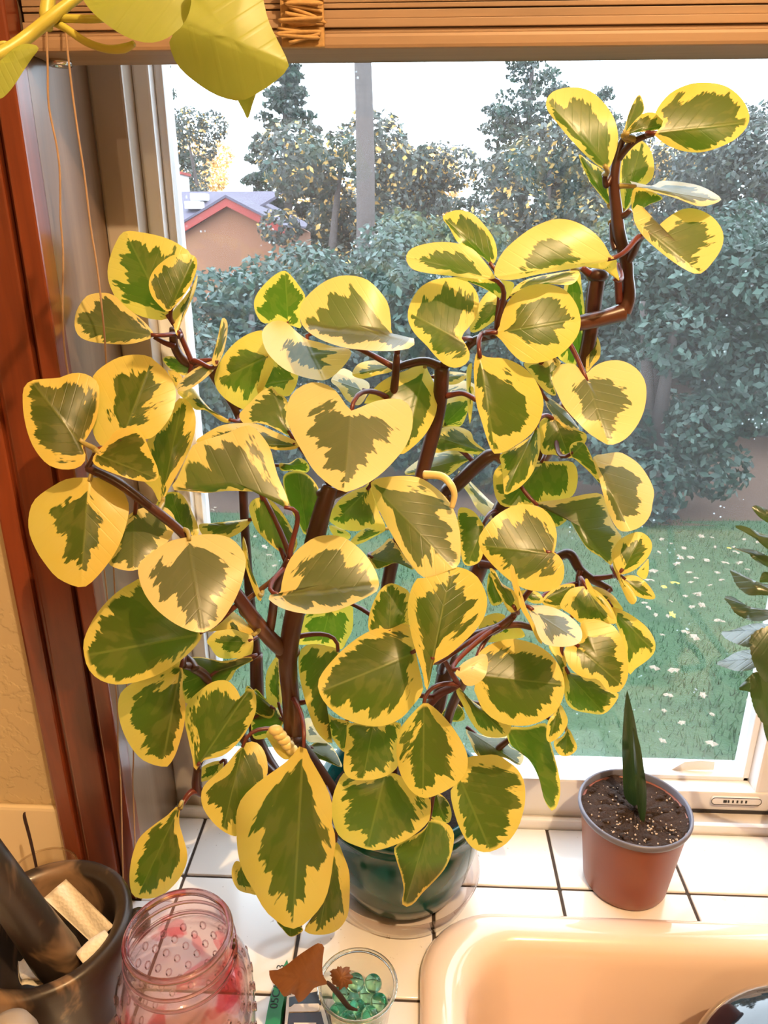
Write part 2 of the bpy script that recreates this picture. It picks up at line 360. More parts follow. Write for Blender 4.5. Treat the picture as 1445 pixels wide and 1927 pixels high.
# ------------------------------------------------------------------ the room
def struct(name, vf, mat, parent=None, smooth=False, label=None):
    o = mk(name, vf[0], vf[1], mat, parent, smooth)
    if parent is None: o['kind'] = 'structure'
    if label: o['label'] = label
    return o
JX, WY, CEIL = -.237, .50, 1.5
struct('floor', box(-1.6, 1.9, -2.4, .62, -.95, -.9), 'floor', label='wooden kitchen floor below the counter')
struct('ceiling', box(-1.6, 1.9, -2.4, .62, CEIL, CEIL+.1), 'room', label='plain painted kitchen ceiling')
struct('wall_left', box(-1.7, -1.6, -2.4, .62, -.95, CEIL), 'room', label='painted side wall of the kitchen')
struct('wall_right', box(1.9, 2.0, -2.4, .62, -.95, CEIL), 'room', label='painted side wall beyond the sink')
struct('wall_behind', box(-1.7, 2.0, -2.5, -2.4, -.95, CEIL), 'room', label='painted wall opposite the window')
struct('wall_window', cat_(box(-1.6, -.243, WY, .66, -.95, CEIL), box(.72, 1.9, WY, .66, -.95, CEIL), box(-.243, .72, WY, .66, 1.0, CEIL), box(-.243, .72, .59, .66, -.95, -.004)), 'plaster',
       label='beige knockdown textured wall around the window')
# casing boards on the wall, each strip of the moulding
cas = struct('trim_1', box(-.300, -.285, .486, WY, -.0016, 1.06, .002), 'casing', label='glossy red brown wooden casing beside the window')
for x0, x1, y in ((-.285, -.279, .490), (-.279, -.254, .484), (-.254, -.249, .489), (-.249, -.236, .482)):
    mk('moulding_strip', *box(x0, x1, y, WY, -.0016, 1.06, .0015), 'casing', cas, False)
jamb = struct('trim_2', box(JX-.012, JX, .5, .592, -.0016, 1.0), 'jamb', label='satin brown wooden jamb board of the window')
bs = struct('trim_3', box(-1.2, -.3005, .494, WY, 0, .086, .003), 'backsplash', label='cream tile backsplash strip under the textured wall')
# ------------------------------------------------------------------ window
win = thing('window_1', (0, .62, 0), 'white vinyl sliding kitchen window with dusty glass', 'window'); del win['category']; win['kind'] = 'structure'
mk('frame_jamb', *box(JX, -.212, .592, .655, 0, 1.0, .002), 'beige_vinyl', win, False)
mk('sash_stile', *box(-.212, -.199, .612, .65, .02, 1.0, .002), 'vinyl', win, False)
mk('sash_bead', *box(-.199, -.192, .622, .645, .03, 1.0, .002), 'vinyl', win, False)
mk('sill_lip', *box(JX, .72, .581, .587, -.004, .0095, .002), 'vinyl', win, False)
mk('sill_track', *box(JX, .72, .587, .606, -.004, .005), 'vinyl_dirty', win, False)
mk('sill_rail', *box(JX, .72, .605, .655, -.004, .030, .002), 'vinyl', win, False)
mk('track_gap', *box(.16, .72, .6035, .6065, .003, .0085), 'gasket', win, False)
ra = at(1060, 1525, .592); rb = at(1060, 1467, .592)
mk('sash_bottom_rail', *box(-.21, at(1163, 1440, .60).x, .592, .628, .005, rb.z, .003), 'vinyl', win, False)
rs = at(1425, 1400, .62).x
mk('meeting_stile', *box(rs, rs+.045, .606, .652, .028, 1.0, .003), 'vinyl', win, False)
mk('stile_bead', *box(rs-.006, rs, .622, .645, .03, 1.0, .001), 'vinyl', win, False)
mk('rail_bead', *box(-.192, rs, .622, .645, .030, .035, .001), 'vinyl', win, False)
mk('glass_pane', *box(-.193, rs-.004, .632, .634, .033, 1.0), 'pane', win, False)
mk('glass_pane', *box(rs+.04, .70, .640, .642, .033, 1.0), 'pane', win, False)
mk('frame_jamb', *box(.68, .72, .59, .655, 0, 1.0, .002), 'vinyl', win, False)
mk('frame_head', *box(JX, .72, .59, .655, .955, 1.0, .002), 'vinyl', win, False)
# oval vent clip on the rail
a = at(1338, 1506, .603); b = at(1432, 1508, .603)
cz = (a.z+b.z)/2; hh = .0042; pts = []
for i in range(24):
    th = 2*math.pi*i/24; cx = b.x-hh if math.cos(th) > 0 else a.x+hh
    pts.append((cx+hh*math.cos(th), cz+hh*math.sin(th)))
vent = mk('vent_clip', [(x, .602, z) for x, z in pts]+[(x, .606, z) for x, z in pts], [tuple(range(24))]+[(i, i+24, (i+1) % 24+24, (i+1) % 24) for i in range(24)], 'vinyl', win, False)
ring = [(a.x+hh+(x-(a.x+hh))*1.0, .6018, z) for x, z in pts]; ring.append(ring[0])
mk('vent_outline', *tube(ring, .00035, 5, 1), 'gasket', vent)
for i in range(6):
    x = a.x+.0115+i*.0043; wd = .0032 if i == 0 else .0014
    mk('vent_slot', *box(x, x+wd, .6012, .6025, cz-.0014, cz+.0014), 'gasket', vent, False)
q = [at(x, y, .630) for x, y in ((1262, 1449), (1288, 1434), (1318, 1431), (1345, 1434), (1343, 1449))]
q2 = [p+Vector((0, .0012, 0)) for p in q]
tag(mk('paper_scrap', q+q2, [(0, 1, 2, 3, 4), (9, 8, 7, 6, 5)]+[(i, i+5, (i+1) % 5+5, (i+1) % 5) for i in range(5)], 'whitepaper', None, False, q[0]), 'torn white paper scrap standing against the bottom of the glass', 'paper')
# ------------------------------------------------------------------ tiled counter
SX, SY = .03, .455     # the sink cut-out
ct = thing('countertop', (0, .3, -.02), 'white square tiled countertop with dark grout lines', 'countertop')
mk('grout_bed', *cat_(box(-1.2, .95, SY, .581, -.03, -.0018), box(-1.2, SX, -.12, SY, -.03, -.0018), box(.66, .95, -.12, SY, -.03, -.0018)), 'grout', ct, False)
XS = [-.205+.1135*i for i in range(-4, 8)]; YS = [.581, .509, .400, .2905, .181, .0715, -.038]
for i in range(len(XS)-1):
    for j in range(len(YS)-1):
        x0, x1, y1, y0 = XS[i], XS[i+1], YS[j], YS[j+1]; g = .0014
        rects = [(x0, x1, y0, y1)]
        if j == 0:
            if x1 < JX: continue
            rects = [(max(x0, JX), x1, y0, y1)]
        elif j == 1 and x1 < -.19:
            rects = [(x0, x1, y0, .4815)] if x1 < JX else [(x0, x1, y0, .4815), (JX, x1, .4787, y1)]
        if x1 > SX and x0 < .66:
            if j == 1: rects = [(x0, x1, SY, y1)]
            elif j > 1: rects = [(x0, SX, y0, y1)] if x0 < SX-.02 else []
        for (p, q_, r, s) in rects:
            if p > .6 and r < .4: continue
            mk('tile', *box(p+g, q_-g, r+g, s-g, -.008, 0, .0012), 'tile', ct, True)
# ------------------------------------------------------------------ sink
def rrect(x0, x1, y0, y1, r, z, n=10):
    out = []
    for cx, cy, a0 in ((x1-r, y1-r, 0), (x0+r, y1-r, 90), (x0+r, y0+r, 180), (x1-r, y0+r, 270)):
        for k in range(n+1):
            a = math.radians(a0+90*k/n); out.append((cx+r*math.cos(a), cy+r*math.sin(a), z))
    return out
prof = [(0, -.001), (.000, .006), (.003, .0105), (.009, .0135), (.018, .0142), (.026, .012), (.032, .006), (.036, -.006), (.040, -.05), (.046, -.14), (.058, -.168), (.085, -.178), (.15, -.18)]
X0, X1, Y0, Y1 = .010, .70, -.10, .474; V = []; Fc = []
for ins, z in prof: V += rrect(X0+ins, X1-ins, Y0+ins, Y1-ins, max(.062-ins*.35, .012), z)
m = len(V)//len(prof)
for k in range(len(prof)-1):
    for i in range(m): j = (i+1) % m; Fc.append((k*m+i, k*m+j, (k+1)*m+j, (k+1)*m+i))
Fc.append(tuple((len(prof)-1)*m+i for i in range(m)))
snk = thing('kitchen_sink', (.35, .2, 0), 'peach porcelain drop-in sink with thick rounded rim', 'sink')
mk('basin', V, Fc, 'porcelain', snk)
mk('drain', *lathe([(.001, .004), (.03, .004), (.04, .001), (.042, -.002)], (.36, .16, -.180), 28), 'chrome', snk)
# black glossy pot with a domed lid standing in the sink
bc = (.286, .306, -.18)
bw = thing('cooking_pot', bc, 'glossy black pot with a domed lid standing in the sink', 'pot')
mk('pot_body', *lathe([(0, .0005), (.070, .0005), (.080, .006), (.090, .020), (.097, .045), (.1, .185), (.1035, .190), (.1035, .194), (.099, .194)], bc, 64), 'blackgloss', bw)
mk('lid', *lathe([(.1025, .194), (.1045, .197), (.1045, .201), (.1015, .206), (.094, .2135), (.075, .222), (.045, .229), (.0, .232)], bc, 64), 'blackgloss', bw)
mk('lid_knob', *lathe([(.008, .229), (.007, .240), (.014, .246), (.015, .252), (.010, .256), (0, .257)], bc, 28), 'blackgloss', bw)
for sx in (-1, 1):
    mk('side_handle', *tube([(bc[0]+sx*.097, bc[1]-.035, -.03), (bc[0]+sx*.128, bc[1]-.030, -.028), (bc[0]+sx*.134, bc[1], -.027), (bc[0]+sx*.128, bc[1]+.030, -.028), (bc[0]+sx*.097, bc[1]+.035, -.03)], .005, 10, 5), 'blackgloss', bw)
# ------------------------------------------------------------------ bamboo shade, cords
sh = thing('bamboo_shade', (.1, .52, .66), 'woven bamboo roman shade drawn up into a stack', 'window shade')
z = .659; k = 0
rr = random.Random(3)
while z < .80:
    h = rr.choice((.0022, .0028, .0036, .0050)); d = rr.choice((.497, .4985, .500, .4995))
    mk('slat', *box(-.234, .60, d, .533, z, z+h*.86, .0004), 'reed_dark' if rr.random() < .3 else 'reed', sh, False); z += h; k += 1
mk('bottom_rail', *box(-.236, .60, .4965, .537, .651, .659, .002), 'reed', sh, False)
mk('head_rail', *box(-.236, .60, .505, .545, .80, .98), 'reed_dark', sh, False)
c0 = at(570, 92, .492); pts = []
for i in range(34):
    t_ = i/33; pts.append(Vector((c0.x+(.011 if i % 2 else -.011)+rr.uniform(-.004, .004), .4905+rr.uniform(-.0035, .002), c0.z+.004+t_*.034+rr.uniform(-.003, .003))))
mk('gathered_cord', *tube(pts, .0011, 7, 6), 'jute', sh)
mk('cord_band', *box(c0.x-.0125, c0.x+.0125, .4925, .4965, c0.z+.001, c0.z+.15, .001), 'jute', sh, False)
mk('cord_guide', *lathe([(.0035, -.002), (.007, -.002), (.007, .002), (.0035, .002)], at(113, 118, .52), 20, closed=True), 'chrome', sh)
C1 = P2('88,-40 88,60 90,130 92,200 107,275 113,330 114,410 119,478 118,575 120,637 128,699 150,800 180,950 205,1150 221,1330 222,1400 227,1469 229,1545 232,1665 236,1705')
C2 = P2('122,-40 124,58 134,155 147,252 159,330 170,422 182,497 190,563 200,680 206,850 214,1065 220,1150 240,1300 251,1410 250,1472 254,1581 256,1690')
for c in (C1, C2):
    pts = [at(x, y, .478) for x, y in c]; pts = [Vector((p.x, p.y, max(p.z, .0009))) for p in pts]
    tag(mk('pull_cord', *tube(pts, .00065, 6, 4), 'cord', None, True, pts[-1]),
        'thin tan pull cord hanging over the red wooden casing' if c is C1 else 'thin tan pull cord hanging next to the brown jamb board', 'cord', 'shade cords')
# ------------------------------------------------------------------ ceiling lamp over the sink, and an unseen fill lamp added for the leaves
for (x, y, zz), wt, lab in ((LAMP_POS, LAMP_W, 'round recessed ceiling light above the sink'), ((-.5, -1.5, 1.42), FILL_W, 'unseen recessed fill light added in the middle of the kitchen')):
    lt = thing('ceiling_light', (x, y, CEIL), lab, 'ceiling light')
    mk('trim_ring', *lathe([(.055, -.002), (.075, -.006), (.08, 0)], (x, y, CEIL), 32), 'whitepaint', lt)
    mk('diffuser', *lathe([(.0, -.001), (.055, -.003)], (x, y, CEIL), 32), 'lampglow', lt)
    ld = bpy.data.lights.new('bulb', 'POINT'); ld.energy = wt; ld.color = (1., .70, .38); ld.shadow_soft_size = .012
    lo = bpy.data.objects.new('bulb', ld); COL.objects.link(lo); lo.parent = lt; lo.location = (0, 0, zz-CEIL)
# ------------------------------------------------------------------ the garden
GZ = -1.40
def gridplane(x0, x1, y0, y1, nx, ny, zf):
    xs = np.linspace(x0, x1, nx); ys = np.linspace(y0, y1, ny)
    V = [(x, y, zf(x, y)) for y in ys for x in xs]; Fc = [(j*nx+i, j*nx+i+1, (j+1)*nx+i+1, (j+1)*nx+i) for j in range(ny-1) for i in range(nx-1)]
    return V, Fc
lw = struct('lawn', gridplane(-9, 9, .66, 5.1, 40, 30, lambda x, y: GZ+.015*math.sin(x*3)*math.cos(y*2.3)), 'grass', smooth=True, label='mown green lawn outside the window'); lw['kind'] = 'structure'
struct('garden_soil', gridplane(-40, 40, 5.0, 60, 50, 40, lambda x, y: GZ-.01+.05*math.sin(x*1.7+y)), 'dirt', smooth=True, label='bare brown soil and leaf litter under the shrubs')
n = 26000; gx = rng.uniform(-2.4, 3.4, n); gy = rng.uniform(2.0, 5.1, n); gh = rng.uniform(.02, .045, n); ga = rng.uniform(0, 6.28, n); gl = rng.uniform(-.02, .02, (n, 2))
B = np.zeros((n, 3, 3)); B[:, 0] = np.c_[gx+np.cos(ga)*.004, gy+np.sin(ga)*.004, np.full(n, GZ-.01)]; B[:, 1] = np.c_[gx-np.cos(ga)*.004, gy-np.sin(ga)*.004, np.full(n, GZ-.01)]; B[:, 2] = np.c_[gx+gl[:, 0], gy+gl[:, 1], GZ+gh]
def cards(name, quads, cols, parent=None, loc=None, kind=None, k=4):
    n = len(quads); me = bpy.data.meshes.new(name); o0 = origin(parent) if parent else Vector(loc or (0, 0, 0))
    me.vertices.add(n*k); me.vertices.foreach_set('co', (quads.reshape(-1, 3)-np.array(o0)).ravel())
    me.loops.add(n*k); me.loops.foreach_set('vertex_index', np.arange(n*k)); me.polygons.add(n)
    me.polygons.foreach_set('loop_start', np.arange(n)*k); me.polygons.foreach_set('loop_total', np.full(n, k)); me.update(calc_edges=True)
    a = me.color_attributes.new('col', 'FLOAT_COLOR', 'POINT'); c = np.repeat(np.c_[cols, np.ones(n)], k, axis=0); a.data.foreach_set('color', c.ravel().astype(np.float32))
    me.materials.append(MAT['foliage']); o = bpy.data.objects.new(name, me); COL.objects.link(o)
    if parent: o.parent = parent
    else: o.location = o0
    if kind: o['kind'] = kind
    return o
gc = np.array([.026, .075, .022])*rng.uniform(.6, 1.5, (n, 1))
tag(cards('grass_blades', B, gc, None, (0, 3, GZ), 'stuff', 3), 'short green grass blades of the lawn outside', 'grass')
# fallen leaves
proto = None; fl_n = 0
lobes = [(math.cos(a)*r, math.sin(a)*r) for a, r in ((0, 1), (.5, .55), (1.0, .95), (1.6, .5), (2.2, .85), (2.9, .35), (3.14, .6), (3.4, .35), (4.1, .85), (4.7, .5), (5.3, .95), (5.8, .55))]
def fallen(mat):
    V = [(0, 0, .012)]+[(x*.04, y*.04, .004+0.006*math.sin(3*math.atan2(y, x))) for x, y in lobes]
    me = bpy.data.meshes.new('fallen_leaf'); me.from_pydata(V, [], [(0, 1+i, 1+(i+1) % 12) for i in range(12)]); me.materials.append(MAT[mat]); return me
FM = [fallen('fallen'), fallen('fallen_yellow')]
spots = P2('1245,1015 1262,1023 1240,1040 1272,1062 1298,1078 1268,1098 1300,1096 1315,1118 1335,1102 1250,1105 1290,1122 1308,1118 1262,1132 1322,1138 1256,1160 1302,1142 1321,1140 1233,1158 1265,1158 1290,1190 1308,1200 1245,1195 1350,1168 1360,1170 1220,1145 1213,1135 1350,1078 1358,1092 1385,1040 1390,1060 1372,1032 1405,1072 1340,1012 1320,1010 1380,1030 1400,1015 1230,1075 1345,1030 1287,1032 1223,1093 1258,1310 1250,1338 1322,1310 1340,1400 1283,1360 1340,1345 1247,1395 1410,1318 1232,1258 1268,1262 400,960 412,985 480,1010 498,1030 515,1065 470,1080 405,955 505,1045 1300,1050 1278,1048 1330,1055 1415,1100 1420,1050 1200,1060 1210,1010 1395,1090 1425,1020 1365,1060 1310,1088')
for i, (x, y) in enumerate(spots):
    p = atz(x, y, GZ+.035); yl = i in (5, 9, 18, 30)
    o = bpy.data.objects.new('fallen_leaf', FM[1 if yl else 0]); COL.objects.link(o); o.location = p; o.rotation_euler = (rng.uniform(-.3, .3), rng.uniform(-.3, .3), rng.uniform(0, 6)); s = rng.uniform(.45, 1.0); o.scale = (s, s*rng.uniform(.6, 1), s)
    tag(o, 'small yellow fallen leaf on the lawn' if yl else 'pale brown fallen leaf on the lawn', 'fallen leaf', 'yellow leaves on the lawn' if yl else 'brown leaves on the lawn')
# trees and shrubs
def crown(blobs, n, size, pal, flat=.5):
    """leaf quads gathered in the shells of ellipsoid blobs"""
    vol = np.array([b[3]*b[4]*b[5] for b in blobs])**.7; idx = rng.choice(len(blobs), n, p=vol/vol.sum())
    b = np.array(blobs)[idx]; d = rng.normal(size=(n, 3)); d /= np.linalg.norm(d, axis=1)[:, None]
    rad = rng.uniform(.55, 1.0, n)**.6
    c = b[:, :3]+d*b[:, 3:6]*rad[:, None]
    nr = d*1.0+rng.normal(size=(n, 3))*.8+np.array([0, 0, flat]); nr /= np.linalg.norm(nr, axis=1)[:, None]
    t = np.cross(nr, rng.normal(size=(n, 3))); t /= np.linalg.norm(t, axis=1)[:, None]; bt = np.cross(nr, t)
    s = size*rng.uniform(.55, 1.3, n)[:, None]; w_ = .55
    q = np.stack([c-t*s, c+bt*s*w_, c+t*s, c-bt*s*w_], axis=1)
    pi = rng.choice(len(pal), n); col = np.array(pal)[pi]*rng.uniform(.6, 1.4, (n, 1))
    return q, col
def blobcloud(c, R, H, k, base):
    out = []
    for i in range(k):
        a = rng.uniform(0, 6.28); r = R*rng.uniform(0, .85)**.6; h = rng.uniform(.03, .95); ff = math.sqrt(max(.45 if h < .5 else .05, 1-(2*h-1)**2*.75))
        s = R*rng.uniform(.22, .42); out.append((c[0]+r*ff*math.cos(a), c[1]+r*ff*math.sin(a), base+h*H, s, s, s*rng.uniform(.7, 1.1)))
    return out
def tree(name, c, R, H, n, size, pal, label, catg, group, k=18, trunk=True, base=GZ, lift=0., tr=.08):
    o = thing(name, (c[0], c[1], base), label, catg, group)
    q, col = crown(blobcloud(c, R, H-lift, k, base+lift), n, size, pal); cards('crown', q, col, o, kind='stuff')
    for i in range(3 if tr < .1 else 1):
        a = rng.uniform(0, 6.28); mk('trunk', *tube([(c[0]+.08*math.cos(a)*(tr < .1), c[1]+.08*math.sin(a), base-.1), (c[0]+R*.12*math.cos(a), c[1]+R*.12*math.sin(a), base+H*.4), (c[0]+R*.3*math.cos(a)*(tr < .1), c[1]+R*.3*math.sin(a)*(tr < .1), base+H*.85)], [tr, tr*.7, tr*.25], 8, 4), 'bark', o)
    return o
def conifer(c, R, H, n, size, pal, label, group, base=GZ, tr=.16):
    o = thing('conifer_tree', (c[0], c[1], base), label, 'tree', group); bl = []
    for i in range(170):
        h = rng.uniform(.08, .99); a = rng.uniform(0, 6.28); r = R*(1-h)**.8*rng.uniform(.25, 1.0); s = R*.24*(1-h*.65)
        bl.append((c[0]+r*math.cos(a), c[1]+r*math.sin(a), base+h*H-r*.25, s, s, s*.45))
    q, col = crown(bl, n, size, pal, .2); cards('crown', q, col, o, kind='stuff')
    mk('trunk', *tube([(c[0], c[1], base-.1), (c[0], c[1], base+H*.5), (c[0], c[1], base+H*.97)], [tr, tr*.6, tr*.1], 8, 3), 'bark', o)
    return o
DK = [(.010, .026, .017), (.016, .036, .026), (.026, .052, .040), (.050, .082, .066)]
MD = [(.022, .045, .030), (.034, .062, .044), (.055, .085, .072), (.085, .115, .105)]
GR = [(.038, .046, .038), (.056, .062, .046), (.048, .055, .052), (.075, .080, .070)]
LT = [(.055, .085, .058), (.070, .10, .075), (.045, .068, .045), (.10, .105, .045)]
SUNGOLD = [(.80, .50, .16), (.85, .62, .30), (.60, .36, .12)]  # bright gold leaf tones stand in for low sun behind the trees
for L__ in (DK, MD, LT): L__[:] = [tuple(x*1.45 for x in q) for q in L__]
GR[:] = [tuple(x*1.7 for x in q) for q in GR]
def gp(px, Y): p = at(px, 800, Y); return (p.x, p.y)
SHG = 'shrubs along the lawn'
for px, Y, R, H, pal, lab in (
    (1235, 5.8, .95, 1.75, DK, 'dark blue green shrub at the edge of the lawn, spreading widest over the soil'),
    (1420, 7.6, 1.1, 1.85, DK, 'dark shrub above the bare soil strip beside the toothed plant'),
    (1080, 8.0, .98, 1.8, MD, 'blue green shrub behind the hanging heart shaped leaves'),
    (1385, 10.6, 1.45, 2.2, MD, 'pale green bush standing behind the dark lawn shrubs'),
    (860, 6.0, .80, 1.55, DK, 'dark shrub hidden behind the middle of the potted plant'),
    (660, 7.8, 1.10, 1.8, MD, 'olive green bush rising behind the upright bright green leaf'),
    (470, 5.95, .85, 1.62, MD, 'grey green shrub below the red gable'),
    (325, 7.8, .95, 1.6, MD, 'grey green shrub beside the white window stile'),
    (1120, 10.6, 1.25, 2.15, LT, 'light green bush below the gap in the conifers'),
    (830, 9.9, 1.2, 2.05, LT, 'light olive bush in front of the tall grey trees')):
    tree('garden_shrub', gp(px, Y), R, H, 16000, .038 if Y < 8 else .048, pal, lab, 'shrub', SHG, 26)
TG = 'trees behind the shrubs'
for px, Y, R, H, lab in ((330, 29, 3.2, 9.4, 'tall hazy conifer behind the lavender roof'), (560, 22.5, 2.0, 7.0, 'conifer rising behind the gold flecked trees'), (960, 23, 2.8, 7.9, 'broad blue grey conifer behind the gold topped leaves'),
    (1080, 31, 2.7, 7.0, 'conifer standing behind the topmost variegated sprig'), (1440, 20.5, 2.1, 6.8, 'feathery conifer behind the topmost rounded leaf'), (1270, 25.4, 2.1, 5.7, 'distant low conifer between two taller ones'), (790, 31, 2.4, 5.1, 'distant low conifer under the brightest gap of sky')):
    conifer(gp(px, Y), R, H, 22000, .08, GR+MD[:2], lab, TG)
for px, Y, R, H, lab in ((400, 23.6, 1.7, 5.2, 'grey leafed tree behind the red gable'), (650, 13.2, 1.5, 3.5, 'grey leafed tree mixed with sun glow painted as golden leaves'), (770, 17, 1.75, 3.5, 'grey brown tree beside the pale straight trunk'), (1000, 13.5, 1.5, 3.5, 'grey green tree above the light green bush'), (1180, 17.6, 1.9, 3.8, 'grey green tree with sun glow painted as gold specks behind the tall sprig'), (1370, 14.2, 1.7, 3.9, 'soft green tree above the pale bush')):
    tree('leafy_tree', gp(px, Y), R, H, 15000, .06, GR+GR+[MD[2]]+[SUNGOLD[0]]*(1 if px < 1300 else 0), lab, 'tree', TG, 24, tr=.12)  # gold flecks in these crowns are painted sun glow
for px, Y, R, H, lab in ((610, 28.5, 2.0, 5.0, 'autumn tree between the grey trees, sun glow painted in gold'), (400, 36.5, 2.2, 5.9, 'autumn tree above the lavender roof, sun glow painted in gold'), (1120, 37, 2.8, 5.9, 'autumn tree behind the tall sprig, sun glow painted in gold'), (800, 37, 2.1, 5.8, 'autumn tree low in the gap of sky, sun glow painted in gold')):
    tree('sun_gold_tree', gp(px, Y), R, H, 6000, .10, SUNGOLD, lab, 'tree', TG, 16, tr=.14)
o = thing('bare_trunk', (*gp(688, 11.3), GZ), 'pale straight tree trunk standing behind the shrubs', 'tree')
c = gp(688, 11.3); mk('trunk', *tube([(c[0], c[1], GZ-.1), (c[0]+.03, c[1], 1.5), (c[0]-.02, c[1], 3.4)], [.145, .13, .105], 12, 4), 'bark', o)
# neighbour's house
hb = at(425, 440, 15.5); hs = thing('neighbour_house', (hb.x, 15.5, GZ), 'peach house with red gable trim and lavender grey roof', 'house')
pk = at(425, 372, 15); L_ = at(325, 432, 15); R_ = at(535, 428, 15)
def slab(pts, d, name, mat, par):
    a = [Vector(p) for p in pts]; b = [p+Vector(d) for p in a]; n_ = len(a)
    return mk(name, a+b, [tuple(range(n_)), tuple(range(2*n_-1, n_-1, -1))]+[(i, i+n_, (i+1) % n_+n_, (i+1) % n_) for i in range(n_)], mat, par, False)
slab([(L_.x+.15, 15.2, GZ), (R_.x-.15, 15.2, GZ), (R_.x-.15, 15.2, R_.z-.08), (pk.x, 15.2, pk.z-.12), (L_.x+.15, 15.2, L_.z-.08)], (0, 4.5, 0), 'gable_wall', 'peach', hs)
th = .15
slab([(pk.x, 15, pk.z), (R_.x, 15, R_.z), (R_.x, 15, R_.z-th), (pk.x, 15, pk.z-th)], (0, .08, 0), 'fascia_board', 'fascia', hs)
slab([(pk.x, 15, pk.z), (L_.x, 15, L_.z), (L_.x, 15, L_.z-th), (pk.x, 15, pk.z-th)], (0, .08, 0), 'fascia_board', 'fascia', hs)
slab([(pk.x, 14.97, pk.z), (R_.x, 14.97, R_.z), (R_.x, 14.97, R_.z+.04), (pk.x, 14.97, pk.z+.05)], (0, 4.6, 0), 'roof_slope', 'roof', hs)
slab([(pk.x, 14.97, pk.z), (L_.x, 14.97, L_.z), (L_.x, 14.97, L_.z+.04), (pk.x, 14.97, pk.z+.05)], (0, 4.6, 0), 'roof_slope', 'roof', hs)
e = at(330, 440, 15.3); rg = at(330, 366, 18)
slab([(-9, 15.3, e.z), (pk.x-.3, 15.3, e.z), (pk.x+.6, 18, rg.z), (-9, 18, rg.z)], (0, 0, .06), 'main_roof', 'roof', hs)
slab([(-9, 15.5, GZ), (L_.x+.3, 15.5, GZ), (L_.x+.3, 15.5, e.z), (-9, 15.5, e.z)], (0, 3, 0), 'main_wall', 'peach', hs)
for x, y in ((376, 370), (366, 385)):
    p = at(x, y, 17.2 if y < 380 else 16.6); mk('roof_vent', *box(p.x-.16, p.x+.16, p.y-.2, p.y+.2, p.z-.09, p.z+.06, .02), 'whitepaint', hs, False)
p = at(322, 366, 18.5); mk('chimney', *box(p.x-.35, p.x+.25, 18.5, 19.2, p.z-.3, at(322, 328, 18.5).z), 'whitepaint', hs, False); mk('chimney_cap', *box(p.x-.4, p.x+.3, 18.45, 19.25, at(322, 328, 18.5).z, at(322, 323, 18.5).z), 'fascia', hs, False)
# ------------------------------------------------------------------ the big variegated plant
PC = (-.006, .512)
pl = thing('potted_peperomia', (PC[0], PC[1], .008), 'large variegated plant with yellow edged round leaves in a teal pot', 'potted plant')
pot = mk('pot', *lathe([(.0, .0), (.048, .0), (.052, .004), (.060, .022), (.067, .05), (.0695, .074), (.0685, .082), (.0705, .085), (.0705, .089), (.069, .091), (.0715, .094), (.0725, .103), (.0705, .106), (.067, .105), (.0655, .098), (.064, .08)], (PC[0], PC[1], .008), 56), 'teal', pl); pot['label'] = 'teal glazed round pot with banded rim'
mk('soil', *lathe([(0, .088), (.03, .089), (.064, .086)], (PC[0], PC[1], .008), 32), 'soil', pl)
sc_ = thing('plant_saucer', (PC[0], PC[1], 0), 'clear plastic saucer under the teal pot', 'saucer')
mk('dish', *lathe([(0, .0005), (.056, .0005), (.060, .004), (.068, .024), (.0695, .0245), (.0695, .0225), (.0625, .0035), (.0585, .0003)], (PC[0], PC[1], 0), 56), 'clear_plastic', sc_)
STEMS = []
def stem(s, ys, rad, mat='stem', name='stem', par=None):
    pts = P2(s); ys = np.interp(np.linspace(0, 1, len(pts)), np.linspace(0, 1, len(ys)), ys)
    W = [at(x, y, Y) for (x, y), Y in zip(pts, ys)]
    k = F/((W[len(W)//2]-CP).dot(FW)); rad = [r/k for r in rad] if hasattr(rad, '__len__') else rad/k
    o = mk(name, *tube(W, rad, 12, 6), mat, par or pl); STEMS.extend(smoothpath(W, 5)); return o
stem('690,1600 640,1520 585,1440 556,1395 547,1310 542,1235 556,1150 582,1060 604,970 622,915', [.505, .49, .47, .465, .46, .465, .47, .475, .48], [19, 20, 21, 19, 17, 18, 19, 19, 17, 15])
for (x, y, Y, r) in ((546, 1388, .463, 23), (541, 1228, .465, 24), (614, 928, .48, 20)):
    p = at(x, y, Y); k = F/((p-CP).dot(FW)); mk('stem_node', *ball(p, r/k, 14, (1, 1, .55)), 'stem', pl)
stem('614,932 650,915 690,870 720,800 740,740 747,665', [.48, .49, .49, .485], [14, 12, 10, 9, 8, 6])
stem('540,1228 512,1205 478,1165 440,1112 390,1055 340,1000 285,955 225,910 165,880', [.465, .45, .44, .43, .435], [17, 16, 15, 13, 11, 9, 9, 9, 8])
stem('505,1205 512,1160 520,1110 545,1050', [.462, .45, .445], [9, 9, 8, 7], 'stem')
stem('470,1165 455,1140 520,1085 545,1045', [.46, .48, .47], [6, 5, 5, 5], 'stem')
stem('740,1580 735,1450 730,1300 725,1150 740,1050 775,960 800,870 825,770 832,690', [.515, .51, .505, .50, .50, .495], [16, 15, 14, 13, 13, 13, 13, 13, 13])
stem('832,692 800,680 765,686 745,694', [.495, .492, .49], [10, 8, 8, 6]); stem('832,690 870,660 895,640 935,630', [.495, .49, .485], [11, 10, 8, 6])
stem('840,745 870,740 895,752', [.495, .49, .48], [6, 5, 5], 'petiole_red')
stem('790,1580 800,1450 830,1300 860,1180 905,1060 950,945 1010,870 1050,800 1090,715 1108,640 1118,560 1124,520', [.52, .53, .53, .53, .525, .52, .52], [17, 17, 17, 17, 17, 17, 18, 18, 14, 13, 14, 14])
p = at(1124, 518, .52); mk('stem_node', *ball(p, .0075, 14, (1, 1, .7)), 'stem', pl)
stem('1122,525 1105,512 1095,503', [.52, .515], [8, 7, 6], 'petiole_red')
